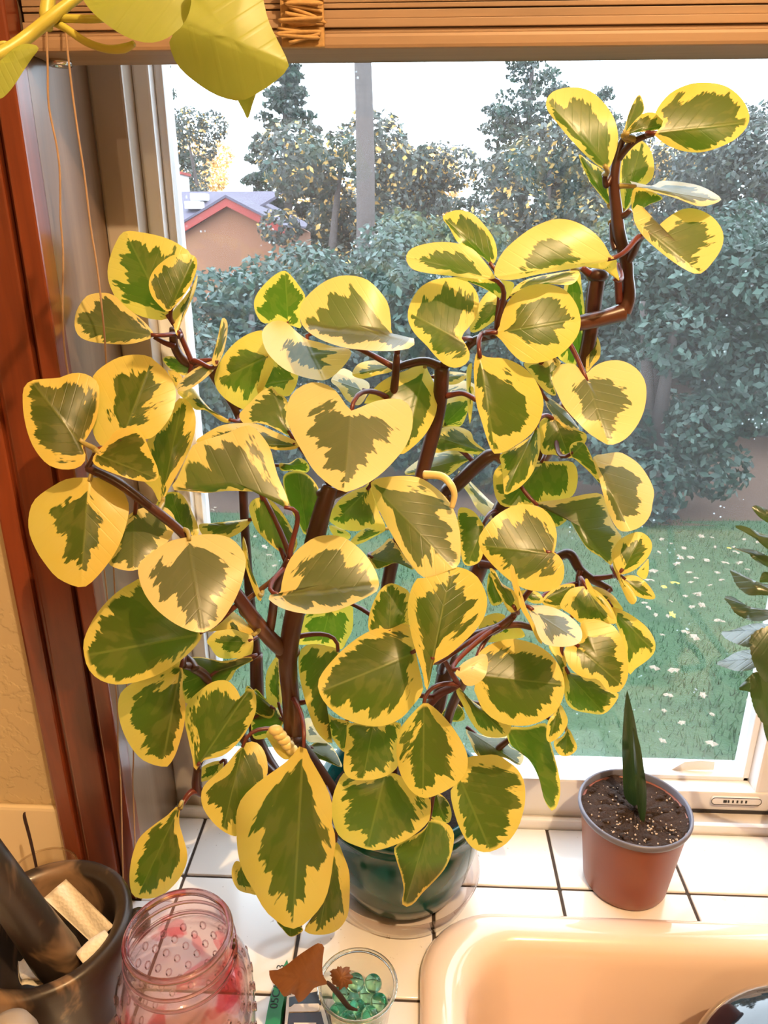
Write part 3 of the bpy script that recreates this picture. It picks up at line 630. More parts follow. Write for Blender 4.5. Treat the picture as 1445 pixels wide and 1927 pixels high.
stem('1040,625 1075,612 1105,605 1140,597 1172,588', [.49, .495, .50], [14, 14, 15, 15, 17])
stem('1172,588 1182,560 1180,520 1178,490 1165,440 1160,395 1155,345 1160,300 1168,272 1180,250', [.50, .50, .50, .50], [16, 14, 12, 12, 12, 11, 10, 9, 7, 5])
stem('1162,300 1180,278 1200,262 1228,252', [.50, .495, .49], [8, 7, 6, 5]); stem('1160,410 1175,405 1186,395', [.50, .495], [6, 6, 5])
stem('1180,495 1192,475 1200,455 1208,445', [.50, .49, .48], [8, 8, 7, 6]); stem('1165,570 1163,530 1162,500', [.50, .49], [7, 7, 6], 'petiole_red')
stem('1152,330 1140,350 1138,330', [.50, .495], [6, 5, 5]); stem('1158,470 1152,450 1150,420', [.5, .505], [6, 5, 4])
stem('830,1000 840,930 858,913 920,858 945,868', [.525, .515, .51], [15, 15, 14, 13, 7])
stem('905,1060 940,1065 1000,1070 1045,1050 1072,1043 1092,1073 1119,1093 1149,1109', [.525, .50, .49, .485], [11, 9, 8, 9, 10, 9, 8, 6])
stem('1092,1073 1088,1095 1100,1115', [.487, .48], [6, 5, 5], 'petiole_red'); stem('1119,1088 1140,1086 1160,1082', [.487, .48], [6, 5, 4], 'petiole_red')
stem('830,1260 850,1215 886,1199 936,1182 966,1159', [.52, .47, .44, .43], [12, 12, 11, 9, 6]); stem('945,1178 975,1175 1005,1182', [.435, .43], [7, 7, 6])
stem('760,1480 790,1360 820,1312 850,1295 862,1288', [.51, .47, .45, .44], [9, 9, 8, 7, 6], 'petiole_red'); stem('800,1500 830,1400 850,1330 880,1270', [.51, .48, .46], [11, 10, 9, 8])
stem('690,1560 560,1500 487,1400 484,1310 482,1230', [.505, .52, .535, .54], [13, 13, 13, 13, 12]); stem('482,1232 470,1120 460,980 455,860 450,785 410,720 388,691 349,680 329,652 326,618', [.54, .55, .55, .54, .53], [11, 10, 9, 9, 8, 8, 8, 9, 8, 7])
stem('329,652 310,645 290,634', [.53, .525], [6, 5, 4], 'petiole_red'); stem('362,684 350,655 340,632', [.53, .525], [5, 5, 5], 'petiole_red')
stem('600,1540 480,1420 400,1290 368,1259 345,1252', [.50, .50, .49, .475], [10, 9, 9, 9, 6]); stem('368,1259 360,1245 350,1235', [.48, .49], [8, 7, 5])
stem('620,1560 500,1500 415,1490 373,1487 372,1444', [.49, .47, .46, .455], [10, 9, 9, 10, 7]); stem('373,1487 358,1492 345,1510 339,1522', [.458, .45, .44], [7, 6, 5, 4], 'petiole_red')
stem('165,880 172,868 180,850', [.435, .43], [6, 5, 4]); stem('880,1560 905,1490 930,1420 960,1390', [.52, .50, .49], [9, 8, 7, 5]); stem('850,1320 930,1330 1010,1340 1045,1360', [.51, .49, .47], [9, 7, 6, 4])
# blades: window of reading (x, y, scale), then outline | base | tip | distance and shape
def Z(ox, oy, s):
    def f(st, b, t_, Y, pet=True, **kw):
        c = lambda p: (ox+p[0]/s, oy+p[1]/s)
        o, bw = blade('leaf', 'leaf', pl, [c(p) for p in P2(st)], c(b), c(t_), Y, **kw)
        if pet and STEMS:
            q = min(STEMS, key=lambda p: (p-bw).length); d = (q-bw).length
            if d > .004:
                ax = (bw-at(*c(t_), Y)).normalized(); bk = Vector((0, 1, 0)); L = min(.45*d, .022)
                p0 = bw-ax*.003+bk*.0020; p1 = bw+ax*L*.8+bk*(.004+.3*L); p2 = q.lerp(bw, .30)+Vector((0, .004, .25*L)); B4 = []
                for i in range(9):
                    s_ = i/8; B4.append(p0*(1-s_)**3+p1*(3*s_*(1-s_)**2)+p2*(3*s_*s_*(1-s_))+q*s_**3)
                mk('petiole', *tube(B4, [.0013, .0016, .0018, .0022], 7, 1), 'petiole_red' if d > .016 else 'petiole', o)
        return o
    return f
A = Z(0, 420, 2.58); Bz = Z(460, 460, 2.89); C_ = Z(820, 480, 3.141); D = Z(740, 120, 2.0496); E_ = Z(0, 860, 2.58); G = Z(480, 860, 3.0104); H_ = Z(820, 880, 3.0104); I_ = Z(200, 1300, 2.779); J = Z(560, 1300, 2.779); X = Z(0, 0, 1)
# upper left
A('600,42 690,45 800,70 880,110 930,160 900,260 860,380 815,460 770,470 680,450 590,400 540,320 522,250 530,180 555,110', (815, 465), (612, 48), .525, thr=.66, gy=-.4, gx=-.25, fl=.25, fr=.25)
A('945,160 900,150 840,155 790,185 745,230 722,290 735,350 770,395 815,430 850,400 900,340 940,270 958,200', (820, 428), (945, 165), .512, thr=.72, fl=-.2, fr=-.2, cup=-.05)
A('958,250 950,320 910,420 872,500 862,548 848,520 838,470 838,430 880,380 930,310', (858, 545), (955, 250), .522, thr=.35, gx=.6)
A('405,370 440,345 510,338 560,355 610,405 680,460 720,500 748,545 700,570 620,588 520,585 440,575 385,550 362,500 370,430', (748, 548), (365, 480), .503, gy=-.8, thr=.72, grey=.3)
A('1090,460 1105,490 1100,560 1080,640 1050,695 1028,672 1040,620 1060,540 1075,470', (1045, 690), (1092, 465), .515, thr=.6, gy=-.2, gx=.8, grey=.6)
A('1055,690 1000,750 930,800 880,815 855,800 880,760 940,710 1030,668', (1050, 685), (858, 805), .512, thr=.6, gy=-1.4, grey=.5)
A('1270,520 1200,540 1130,590 1075,660 1042,740 1050,800 1090,850 1150,890 1190,905 1230,890 1260,840 1300,760 1330,680 1320,590 1290,540', (1310, 640), (1048, 770), .535, thr=.55, gy=-.1, cup=.05, seed=11)
A('1300,660 1260,700 1248,770 1260,840 1340,830 1400,840 1440,780 1445,700 1390,640 1330,620', (1420, 760), (1250, 790), .540, thr=.45)
A('115,800 150,765 220,755 290,750 340,730 400,728 450,750 480,790 480,880 465,960 430,1030 400,1080 415,1120 410,1160 370,1190 300,1195 230,1170 170,1100 135,1020 115,930 110,860', (395, 1075), (160, 775), .425, thr=.74, amp=.28, gy=-.45, gx=.2)
A('520,680 580,650 650,638 720,645 760,675 800,710 840,770 855,830 840,910 800,980 740,1040 690,1050 620,1050 560,1070 500,1085 465,1050 448,980 470,880 470,800 450,745 480,710', (580, 1080), (740, 650), .440, thr=.48, gy=-.55)
A('620,990 660,995 700,1040 730,1110 765,1190 765,1240 720,1255 640,1245 540,1210 470,1180 448,1150 470,1110 520,1060 560,1010', (462, 1120), (765, 1240), .418, thr=.74, gy=-.9, fl=-.25, fr=-.1)
A('870,850 910,860 945,920 948,1000 920,1100 870,1200 820,1290 790,1350 770,1350 740,1290 690,1240 690,1150 710,1070 760,980 830,900', (783, 1358), (885, 852), .455, thr=.6, gx=-.3, fl=.35, fr=.35)
A('935,1080 1000,1050 1100,1020 1180,985 1225,985 1270,1030 1310,1090 1330,1160 1350,1230 1390,1320 1402,1388 1340,1350 1280,1310 1200,1302 1100,1300 1000,1310 900,1300 830,1290 860,1240 900,1150', (1400, 1388), (835, 1275), .445, thr=.66, grey=.35, gy=-.35, fl=-1.6, fr=.2, amp=.5)
A('950,1065 1000,1020 1080,980 1180,970 1250,975 1330,1010 1440,1060 1440,1095 1330,1100 1250,1060 1100,1050', (1440, 1080), (955, 1062), .475, thr=.62, gy=-1.0)
A('790,660 830,645 890,670 945,710 900,740 830,710', (940, 712), (792, 660), .540, thr=.75)
A('860,815 930,800 960,830 1010,890 1060,930 1125,963 1080,965 1000,910 950,905 900,860', (1125, 965), (865, 815), .535, thr=.35, gy=-.8)
A('815,715 860,725 885,755 865,810 845,780', (880, 790), (818, 716), .530, thr=.2)
# centre top
Bz('0,890 40,850 90,800 150,775 180,810 220,830 240,880 235,950 250,1040 200,1020 130,985 60,970 0,975 -30,930', (245, 1040), (145, 778), .495, thr=.7, grey=.5)
Bz('220,143 250,165 290,215 330,280 320,340 300,400 310,455 250,440 170,425 120,430 90,420 60,370 52,310 80,250 140,185 190,150', (238, 440), (220, 145), .545, thr=.66, gy=.1, cup=.04, seed=23)
Bz('95,480 130,430 180,413 230,425 290,480 340,515 400,530 480,555 575,570 575,610 540,660 490,710 440,738 380,735 300,715 220,680 150,620 110,560', (330, 520), (435, 736), .505, thr=.42, gy=-1.3, fl=-.45, fr=-.45, grey=.3)
Bz('560,168 620,175 680,200 740,260 780,320 795,400 800,480 830,505 900,505 930,520 920,550 880,570 780,580 660,575 540,560 420,520 340,470 305,420 300,370 310,320 360,260 430,205 500,175', (815, 502), (318, 445), .465, thr=.62, grey=.6, gy=-.25, fl=-2.6, fr=.25)
Bz('365,750 430,755 490,790 530,840 560,885 590,905 640,880 720,850 800,838 860,845 900,880 915,930 910,1010 880,1090 820,1170 740,1250 650,1310 560,1345 520,1340 440,1290 370,1220 310,1120 260,1030 232,950 230,880 260,810 310,770', (578, 900), (540, 1343), .430, thr=.56, grey=.75, gy=-.9, fl=.15, fr=.15)
Bz('650,865 690,800 740,750 810,710 880,685 940,655 980,640 990,670 1020,730 1045,800 1045,900 1010,990 960,1060 880,1130 840,1140 850,1040 840,940 800,880 720,860', (985, 650), (870, 1135), .482, thr=.62, gy=-.5, gx=.3)
Bz('1120,180 1180,185 1230,215 1265,265 1275,320 1260,390 1220,450 1180,500 1200,540 1225,590 1215,640 1160,670 1100,660 1040,610 990,550 930,490 895,430 888,370 910,300 960,230 1040,190', (1140, 505), (895, 370), .470, thr=.64, gy=-.55)
Bz('470,740 520,680 560,680 620,720 680,760 660,830 620,875 560,850 510,780', (660, 800), (475, 735), .520, thr=.35, gy=-1.4, grey=.8)
Bz('585,700 620,650 700,630 810,640 800,690 720,710 650,730 600,720', (810, 660), (588, 705), .515, thr=.4, gy=-1.2)
Bz('1010,720 1080,690 1200,700 1210,720 1150,760 1050,755', (1010, 725), (1210, 712), .535, thr=.5, gy=-1.2)
Bz('1050,780 1150,740 1250,760 1260,840 1180,850 1080,860', (1050, 800), (1260, 800), .545, thr=.35, gy=-1.3, grey=.8)
Bz('1010,1030 1060,1000 1150,990 1230,1020 1250,1070 1330,1140 1240,1140 1130,1120 1030,1130', (1330, 1140), (1012, 1035), .525, thr=.6, gy=-.9)
Bz('1030,1130 1130,1120 1250,1145 1180,1200 1100,1260 1000,1250 870,1250 920,1190', (1310, 1140), (880, 1245), .522, thr=.7, gy=-1.2, grey=.6, pet=False)
Bz('1060,960 1100,860 1230,840 1210,920 1170,990 1070,990', (1080, 990), (1225, 842), .555, thr=.75)
Bz('1165,1230 1230,1290 1330,1390 1390,1445 1350,1500 1270,1445 1220,1360 1170,1290', (1370, 1470), (1165, 1232), .545, thr=.3, gy=-1.2, grey=.9)
Bz('690,1290 640,1330 580,1370 560,1440 620,1450 680,1440 740,1445 700,1360', (660, 1300), (600, 1450), .51, thr=.55, pet=False)
Bz('190,1190 240,1190 300,1160 350,1200 340,1240 260,1230 200,1230', (200, 1210), (350, 1190), .55, thr=.7)
# upper right
D('50,740 75,710 150,690 230,690 300,710 350,760 385,810 390,830 330,830 240,820 150,810 80,795 55,770', (388, 830), (52, 745), .465, thr=.45, grey=.5, gy=-.6, fl=.2, fr=-.6)
D('230,822 330,830 390,832 460,842 462,868 432,915 400,895 340,862 280,838', (432, 915), (232, 823), .470, thr=.45, gy=.6)
D('390,815 390,790 420,730 470,680 540,630 620,600 690,605 760,640 810,690 840,745 850,752 780,772 680,792 560,812 470,832 410,832', (850, 752), (392, 822), .455, thr=.42, grey=.45, gy=-.5, fr=-.2)
D('740,782 850,750 862,790 872,838 850,815 800,785', (872, 838), (745, 782), .465, thr=.1, gy=.5)
D('190,590 240,565 300,575 350,620 390,680 400,740 380,775 350,750 300,720 250,690 215,630', (385, 780), (192, 588), .500, thr=.68, gx=.3)
D('470,860 520,830 600,812 690,798 720,805 690,850 600,850 520,865 450,900', (460, 890), (715, 802), .505, thr=.75)
C_('760,180 780,100 845,90 862,180 880,330 890,480 880,600 850,665 770,640 720,600 700,500 740,320', (800, 95), (850, 662), .525, thr=.78, gy=0)
C_('330,462 370,440 390,360 430,270 490,210 560,178 640,170 720,185 780,220 830,290 850,350 857,400 840,470 790,540 720,600 640,630 560,640 500,625 440,570 400,520 370,485', (335, 465), (853, 375), .455, thr=.55, gy=-.5)
C_('200,440 230,330 310,215 370,230 392,290 380,350 330,400 240,455', (390, 300), (210, 450), .49, thr=.5, grey=.3)
C_('245,565 270,590 310,605 400,610 480,640 550,690 600,760 635,850 630,930 600,1010 550,1070 480,1120 400,1165 340,1170 300,1080 270,980 240,880 228,760 225,650', (258, 580), (350, 1168), .440, thr=.54, gx=.35, gy=-.4, fl=.1, fr=.3, seed=31)
C_('690,700 720,655 770,640 820,645 855,680 880,710 920,670 980,635 1060,620 1130,635 1190,675 1230,730 1245,800 1235,900 1200,990 1140,1070 1080,1110 1020,1122 960,1090 900,1050 840,990 760,900 710,800 690,750', (890, 725), (1022, 1120), .450, thr=.50, grey=.65, gy=-.85)
C_('520,640 620,625 700,605 740,640 700,680 690,740 710,830 640,800 560,700', (700, 610), (690, 820), .49, thr=.6, grey=.5)
C_('645,840 680,850 760,910 830,1000 848,1030 800,1025 720,970 660,900', (645, 850), (846, 1030), .475, thr=.8, gy=-1.3, grey=.8)
C_('620,960 700,960 800,1020 890,1060 870,1130 800,1200 700,1180 620,1160', (700, 960), (790, 1200), .51, thr=.65)
C_('200,1000 180,700 215,640 200,760 225,800', (200, 980), (212, 645), .50, thr=.2, pet=False)
C_('940,470 970,520 970,600 930,650 890,690 890,600 910,530', (900, 690), (955, 490), .515, thr=.4)
C_('340,1300 380,1240 480,1180 600,1215 720,1220 800,1220 835,1270 835,1360 800,1430 700,1450 560,1480 420,1490 370,1460 345,1400', (640, 1215), (420, 1488), .50, thr=.68, gy=-.6)
C_('380,1180 470,1130 560,1070 600,1010 618,1080 610,1180 570,1290 500,1370 430,1410 405,1412 395,1300 388,1240', (595, 1012), (410, 1410), .478, thr=.68, gx=.5)
C_('790,1140 810,1110 860,1100 890,1130 920,1190 950,1260 985,1360 900,1275 830,1212 800,1190', (800, 1190), (880, 1105), .472, thr=.75, gx=-.5)
C_('930,1195 1000,1175 1080,1165 1130,1185 1200,1235 1260,1320 1290,1400 1280,1470 1270,1530 1230,1590 1170,1625 1100,1633 1060,1600 1020,1520 990,1420 960,1300', (930, 1195), (1150, 1630), .450, thr=.52, grey=.6, gy=-.8, fl=.4, pet=False)
D('590,140 620,105 690,90 760,105 820,160 855,220 868,290 855,350 830,405 800,400 760,370 700,310 640,240 595,180', (830, 405), (598, 148), .49, thr=.64, grey=.3, gy=-.3)
D('1010,190 1060,120 1130,82 1200,72 1280,85 1340,130 1372,190 1365,240 1320,290 1250,325 1180,342 1110,335 1050,310 1005,272 1030,250 1040,215', (1002, 268), (1370, 225), .475, thr=.68, gy=-.4)
D('890,270 905,200 930,140 952,120 968,165 960,195 925,235', (892, 272), (952, 122), .495, thr=.8, grey=.4, gx=.3)
D('895,270 935,215 970,190 1010,190 1040,215 1045,248 1000,258 940,264', (895, 270), (1042, 235), .485, thr=.7)
D('870,380 890,310 940,290 985,320 1005,380 1000,440 970,470 930,520 890,575 875,480', (888, 575), (960, 292), .525, thr=.6, grey=.2)
D('715,350 760,380 820,420 840,480 840,555 800,510 750,440', (840, 555), (718, 352), .515, thr=.7)
D('930,480 980,488 1040,518 990,542 930,572 918,530', (925, 570), (1040, 520), .492, thr=.75, gy=.5)
D('912,452 940,460 1000,470 1030,452 1100,455 1180,470 1240,500 1265,525 1220,545 1170,548 1080,515 990,492 930,472', (920, 470), (1262, 528), .485, thr=.6, grey=.9, gy=-2.2)
D('925,560 940,543 965,555 978,600 1000,640 1050,600 1110,562 1170,560 1230,590 1268,640 1272,690 1250,740 1200,800 1165,810 1120,790 1060,750 1000,700 960,660 930,610', (985, 650), (1185, 806), .470, thr=.55, grey=.45, gy=-.6)
# left
E_('430,100 500,103 560,130 600,170 625,230 620,300 590,400 550,480 490,560 430,620 390,633 330,615 270,580 220,520 180,460 145,380 137,310 150,240 180,195 250,145 330,105', (430, 100), (392, 632), .415, thr=.44, gy=-.45, seed=40)
E_('640,270 700,245 790,240 835,270 853,320 835,380 790,440 730,500 680,540 640,552 580,545 525,515 545,460 580,380 600,310', (650, 265), (645, 550), .435, thr=.64, grey=.6, gy=-.9)
E_('905,390 960,378 1040,375 1110,390 1160,430 1193,490 1185,570 1160,650 1120,730 1070,800 1010,845 960,852 890,830 820,790 750,730 700,660 675,590 670,530 690,500 740,460 820,410', (910, 388), (985, 850), .405, thr=.66, grey=.75, gy=-.8, fl=.1, fr=-.1)
E_('640,610 690,590 760,640 850,740 940,800 985,855 940,930 860,1000 760,1060 650,1095 560,1105 480,1080 430,1030 410,970 405,900 430,830 470,760 530,690 590,640', (985, 858), (412, 965), .430, thr=.78, amp=.3, gy=-.5)
X('341,1251 345,1270 343,1298 349,1325 347,1360 340,1390 330,1420 318,1440 308,1443 285,1438 262,1425 240,1395 226,1360 222,1325 230,1300 262,1278 300,1262 328,1250', (340, 1252), (305, 1443), .440, thr=.66, gy=-.35)
X('411,1280 430,1282 446,1298 453,1312 469,1294 481,1306 481,1340 466,1372 445,1401 419,1422 394,1428 380,1433 367,1451 362,1426 355,1394 348,1361 349,1336 357,1317 388,1290', (370, 1445), (462, 1308), .445, thr=.78, amp=.3, gy=-.4)
E_('820,170 880,180 930,260 965,370 900,400 850,340 760,240 790,190', (900, 395), (830, 172), .475, thr=.8)
E_('965,330 1040,320 1130,310 1220,305 1160,370 1080,400 1000,395', (1220, 307), (968, 340), .49, thr=.55, gy=-1.)
E_('850,995 960,970 1080,990 1200,970 1240,980 1150,1030 1110,1090 1000,1130 910,1200 870,1100', (1240, 980), (880, 1100), .495, thr=.85, gy=-.6)
E_('1010,848 1060,800 1110,745 1160,770 1210,820 1245,875 1190,838 1110,832', (1240, 872), (1012, 848), .445, thr=.15, gy=-.9)
E_('1005,890 1060,840 1140,830 1220,850 1220,960 1130,978 1060,972 1020,920', (1220, 900), (1008, 892), .51, thr=.45)
E_('1180,385 1200,440 1210,530 1250,620 1272,690 1250,690 1210,590 1180,480', (1262, 690), (1182, 388), .475, thr=.4, gx=.5)
E_('1200,1110 1250,1150 1330,1220 1310,1270 1240,1240 1190,1180', (1325, 1230), (1205, 1115), .50, thr=.85)
# middle
G('655,145 700,120 800,108 900,110 960,130 1030,180 1090,240 1130,310 1155,400 1165,500 1155,610 1100,640 1020,670 950,680 900,630 840,550 780,450 720,340 670,220', (662, 152), (1120, 630), .440, thr=.68, grey=.45, gy=-.75, amp=.5, pet=False)
stem('798,893 830,896 848,912 855,932 850,955', [.46, .45, .45], [8, 7.5, 7, 6, 5], 'bud', 'petiole')
G('160,110 210,80 270,85 320,120 360,180 365,240 330,330 310,420 280,440 250,380 210,310 170,200', (295, 440), (240, 78), .495, thr=.95)
G('-33,300 -20,250 30,228 90,245 150,310 205,400 240,490 195,565 130,530 60,470 0,400', (30, 232), (205, 560), .485, thr=.75, grey=.1)
G('430,310 480,240 540,200 600,175 650,170 670,230 700,310 740,400 700,415 640,400 580,420 500,410 440,380 415,350', (650, 175), (440, 380), .50, thr=.55)
G('290,890 400,880 540,840 555,900 550,980 520,1040 490,1090 440,1080 360,1060 240,1060 250,990', (420, 875), (370, 1068), .525, thr=.68, gy=0)
G('150,720 170,640 210,560 270,500 340,455 420,442 500,455 570,500 630,560 680,640 703,720 690,760 640,790 560,830 460,870 360,888 260,885 160,860 90,820 68,790 80,782 138,778', (105, 790), (700, 735), .415, thr=.66, grey=.35, gy=-.35, fr=-2.4, fl=.2)
G('640,960 650,880 680,800 720,740 770,715 830,735 875,770 880,850 880,940 820,990 720,1000 660,1000', (760, 1010), (770, 718), .445, thr=.72)
G('960,685 1020,640 1100,622 1180,630 1250,670 1290,730 1315,810 1300,900 1250,980 1180,1050 1100,1120 1020,1165 1000,1180 995,1240 980,1310 965,1320 950,1230 920,1130 890,1030 870,930 865,840 880,760 915,690', (1000, 1170), (1110, 624), .405, thr=.62, gy=-.5)
G('355,1300 370,1240 430,1160 520,1070 620,1000 720,960 800,945 870,950 890,1000 905,1080 925,1180 950,1290 945,1340 900,1400 840,1470 770,1510 700,1527 600,1515 500,1480 430,1430 380,1370', (905, 1110), (358, 1335), .415, thr=.70, amp=.3, gy=-.6)
G('260,1090 310,1060 380,1065 480,1100 420,1200 380,1290 390,1370 400,1450 425,1560 438,1620 400,1610 340,1540 290,1400 255,1260 245,1150', (470, 1090), (430, 1618), .450, thr=.7)
G('60,1250 90,1170 135,1135 150,1300 150,1400 120,1420 70,1390', (130, 1420), (120, 1140), .51, thr=.5)
G('-10,1320 60,1370 130,1430 160,1500 120,1560 30,1600 -20,1560', (150, 1500), (-10, 1330), .50, thr=.8)
G('640,570 720,500 770,460 830,540 870,590 900,640 800,600 740,620 680,632', (645, 575), (890, 630), .485, thr=.75, grey=.3, gy=-.8)
G('545,470 630,400 740,410 660,460 600,490 560,495', (740, 412), (550, 480), .50, thr=.5)
G('1150,300 1180,285 1240,310 1290,380 1300,420 1285,570 1230,615 1180,600 1160,500 1148,380', (1290, 400), (1200, 610), .495, thr=.75)
G('420,390 480,400 540,440 520,470 450,450', (540, 450), (420, 390), .53, thr=.1, pet=False)
# right
H_('555,205 620,190 700,180 780,165 860,148 940,150 970,230 1000,310 1040,375 1060,400 1020,440 998,552 940,510 860,460 800,370 760,300 720,245 640,215', (560, 206), (1005, 545), .472, thr=.8, grey=.45, gy=-.7)
H_('600,230 660,225 720,255 745,290 700,330 670,330 640,280', (610, 230), (700, 330), .49, thr=.55)
H_('1010,450 1040,410 1100,375 1160,365 1210,400 1225,450 1200,510 1140,570 1080,600 1040,600 1010,540 997,480', (1050, 605), (1175, 368), .455, thr=.5)
H_('1000,470 1010,540 1050,620 1100,680 1138,740 1120,775 1090,760 1060,700 1030,630 1005,560', (1030, 620), (1125, 770), .445, thr=.1, gx=-.6)
H_('1060,620 1120,610 1180,640 1230,700 1242,740 1200,745 1130,725 1080,680', (1058, 630), (1240, 744), .450, thr=.5)
H_('1140,590 1190,530 1205,520 1205,590 1185,632 1150,615', (1145, 600), (1205, 525), .47, thr=.1, pet=False)
H_('310,300 380,245 460,212 540,210 610,235 660,290 685,370 680,440 670,488 700,500 725,550 725,620 700,670 640,700 570,700 500,685 420,640 340,570 270,490 243,430 250,380', (655, 487), (248, 440), .425, thr=.62, gy=-.6)
H_('240,1055 310,1000 420,970 520,985 600,1020 670,1080 715,1160 730,1240 715,1320 670,1390 590,1440 500,1463 400,1455 320,1420 260,1360 230,1290 215,1240 250,1180 245,1100', (262, 1180), (728, 1230), .410, thr=.70, amp=.3, gy=-.6)
H_('110,1165 150,1110 210,1075 270,1055 293,1075 290,1150 265,1200 210,1235 165,1230 140,1195', (115, 1166), (285, 1062), .395, thr=.05, grey=.8, gy=-.8)
H_('130,1240 160,1280 220,1330 300,1380 420,1430 425,1475 400,1520 330,1530 260,1510 200,1440 150,1340 115,1270', (120, 1245), (400, 1515), .435, thr=.6, gy=-.4)
H_('520,785 580,778 660,790 740,830 800,880 828,930 820,985 770,1010 700,1015 620,1000 580,950 560,890 535,830', (530, 800), (815, 985), .400, thr=.5, grey=.9, gy=-1.8)
H_('418,565 430,546 445,570 460,640 490,720 515,800 555,880 595,960 605,1002 570,970 530,880 490,815 460,745 430,650', (480, 800), (425, 550), .405, thr=.05, gx=.8, pet=False)
H_('305,570 340,590 370,650 430,690 460,720 480,790 440,820 410,810 370,740 330,660', (455, 815), (308, 572), .415, thr=.6, gx=-.4)
H_('720,740 760,690 830,672 900,690 960,740 1000,800 1025,880 960,880 880,880 820,880 760,830 705,790', (850, 676), (960, 880), .45, thr=.6)
H_('600,755 660,690 730,660 790,665 750,730 715,800 640,790', (610, 752), (780, 668), .465, thr=.6)
H_('860,680 930,680 1000,720 1040,770 1060,808 1000,815 940,760', (865, 682), (1058, 806), .475, thr=.1, pet=False)
H_('845,640 860,630 890,690 960,760 1010,840 1000,860 940,790 870,710', (1005, 850), (850, 632), .44, thr=.1, gx=.5, pet=False)
H_('990,790 1060,810 1130,850 1200,910 1240,980 1240,1040 1200,1090 1130,1140 1095,1170 1060,1060 1040,940 1010,860', (985, 782), (1235, 1040), .46, thr=.55)
H_('820,875 880,858 950,870 1010,900 1060,980 1085,1080 1090,1170 1070,1230 1030,1275 970,1260 920,1200 860,1195 800,1170 750,1120 730,1060 730,1020 790,1005 825,960', (795, 1008), (1062, 1240), .425, thr=.58, gy=-.55, fl=.15, fr=-.15)
H_('730,1150 760,1160 850,1180 920,1200 970,1255 1035,1280 1010,1340 950,1395 860,1390 780,1370 740,1330 725,1250', (740, 1160), (955, 1394), .445, thr=.72)
H_('640,1010 700,1015 735,1060 740,1150 735,1240 700,1130 670,1070', (645, 1015), (735, 1235), .455, thr=.5, pet=False)
H_('700,1340 730,1380 748,1440 720,1500 680,1540 640,1555 625,1520 635,1440 670,1390', (700, 1345), (640, 1553), .44, thr=.45, fl=-.6, fr=-.6)
H_('670,1550 720,1520 750,1480 780,1530 800,1590 760,1630 710,1632 680,1600', (745, 1485), (735, 1632), .46, thr=.6)
H_('240,910 270,850 330,825 390,835 400,880 460,900 490,920 500,960 400,975 310,990 230,970', (390, 900), (250, 900), .45, thr=.3, pet=False)
H_('300,600 330,620 400,690 380,760 320,780 290,700', (300, 610), (370, 770), .46, thr=.75, pet=False)
H_('480,700 540,695 590,715 610,760 560,770 510,745', (485, 705), (605, 760), .455, thr=.45, pet=False)
# bottom
I_('388,605 380,680 400,760 422,840 420,900 390,970 340,1030 280,1075 200,1087 140,1070 122,1000 125,920 145,830 180,760 250,700 320,650 360,610', (385, 600), (160, 1082), .425, thr=.64, gy=-.3)
I_('710,290 750,265 800,280 835,340 843,430 800,500 760,560 720,640 700,700 685,760 620,740 560,690 510,620 495,550 515,490 580,430 640,370 680,320', (712, 285), (610, 735), .435, thr=.66, gy=-.5)
I_('490,440 500,400 560,370 610,370 600,420 550,460 490,475', (605, 375), (490, 460), .48, thr=.5)
I_('1010,290 1040,285 1055,330 1100,410 1150,500 1180,590 1180,700 1200,770 1190,860 1170,1000 1140,1100 1080,1180 1020,1230 960,1245 900,1210 840,1160 800,1100 770,1040 720,960 690,860 680,740 680,640 710,560 780,490 860,430 930,380 980,330', (1030, 286), (975, 1243), .400, thr=.64, gy=-.22, amp=.5, fl=.12, fr=.12)
I_('1205,790 1240,860 1270,950 1272,1080 1260,1180 1210,1250 1140,1275 1060,1270 1035,1240 1090,1190 1130,1110 1150,1000 1160,880', (1200, 785), (1110, 1275), .425, thr=.6, gy=-.2)
I_('690,890 660,920 658,980 690,1040 750,1060 790,1060 760,960', (700, 890), (730, 1055), .425, thr=.55, gy=-.3, pet=False)
I_('890,1205 920,1245 960,1285 1000,1275 1030,1250 1000,1225 950,1225', (960, 1220), (965, 1285), .415, thr=.9, pet=False)
I_('835,225 870,188 910,205 945,260 985,330 940,360 895,330 860,275', (965, 350), (850, 195), .452, thr=.0, pet=False)
for i in range(5):
    p = at(519+i*7.5, 1374+i*9.2, .449); mk('bud_scale', *ball(p, .0046, 12, (1.25-.05*i, .9, .85)), 'bud', pl)
I_('1060,300 1120,260 1180,290 1220,360 1230,400 1150,370 1100,350', (1065, 305), (1228, 398), .49, thr=.85, grey=.3, gy=-1.0)
I_('1020,180 1060,140 1130,210 1160,270 1100,270 1050,260', (1030, 250), (1080, 150), .51, thr=.2, grey=.9, gy=-1.2, pet=False)
J('270,170 400,180 530,165 540,220 530,300 530,380 490,430 420,460 330,468 270,455 240,410 245,320 255,240', (400, 160), (340, 467), .425, thr=.72, gy=-.3)
J('140,110 190,140 280,170 280,250 245,320 190,260 150,190', (260, 150), (235, 318), .440, thr=.6, gy=-.4)
J('655,65 690,70 750,120 810,190 860,270 888,340 885,410 850,470 780,520 700,555 650,560 590,520 540,440 520,360 518,280 530,210 580,140', (660, 66), (655, 560), .410, thr=.64, gy=-.4)
J('240,430 290,440 400,440 500,430 560,460 620,520 690,560 695,640 680,690 600,760 500,810 400,835 320,815 240,780 200,730 178,640 185,550 210,480', (460, 425), (360, 833), .422, thr=.66, gy=-.3)
J('885,350 960,338 1040,335 1100,370 1150,410 1185,480 1190,570 1175,650 1150,720 1100,790 1040,830 980,845 920,825 880,780 840,700 810,600 800,520 830,480 860,410', (845, 450), (1010, 842), .430, thr=.72, gy=-.4)
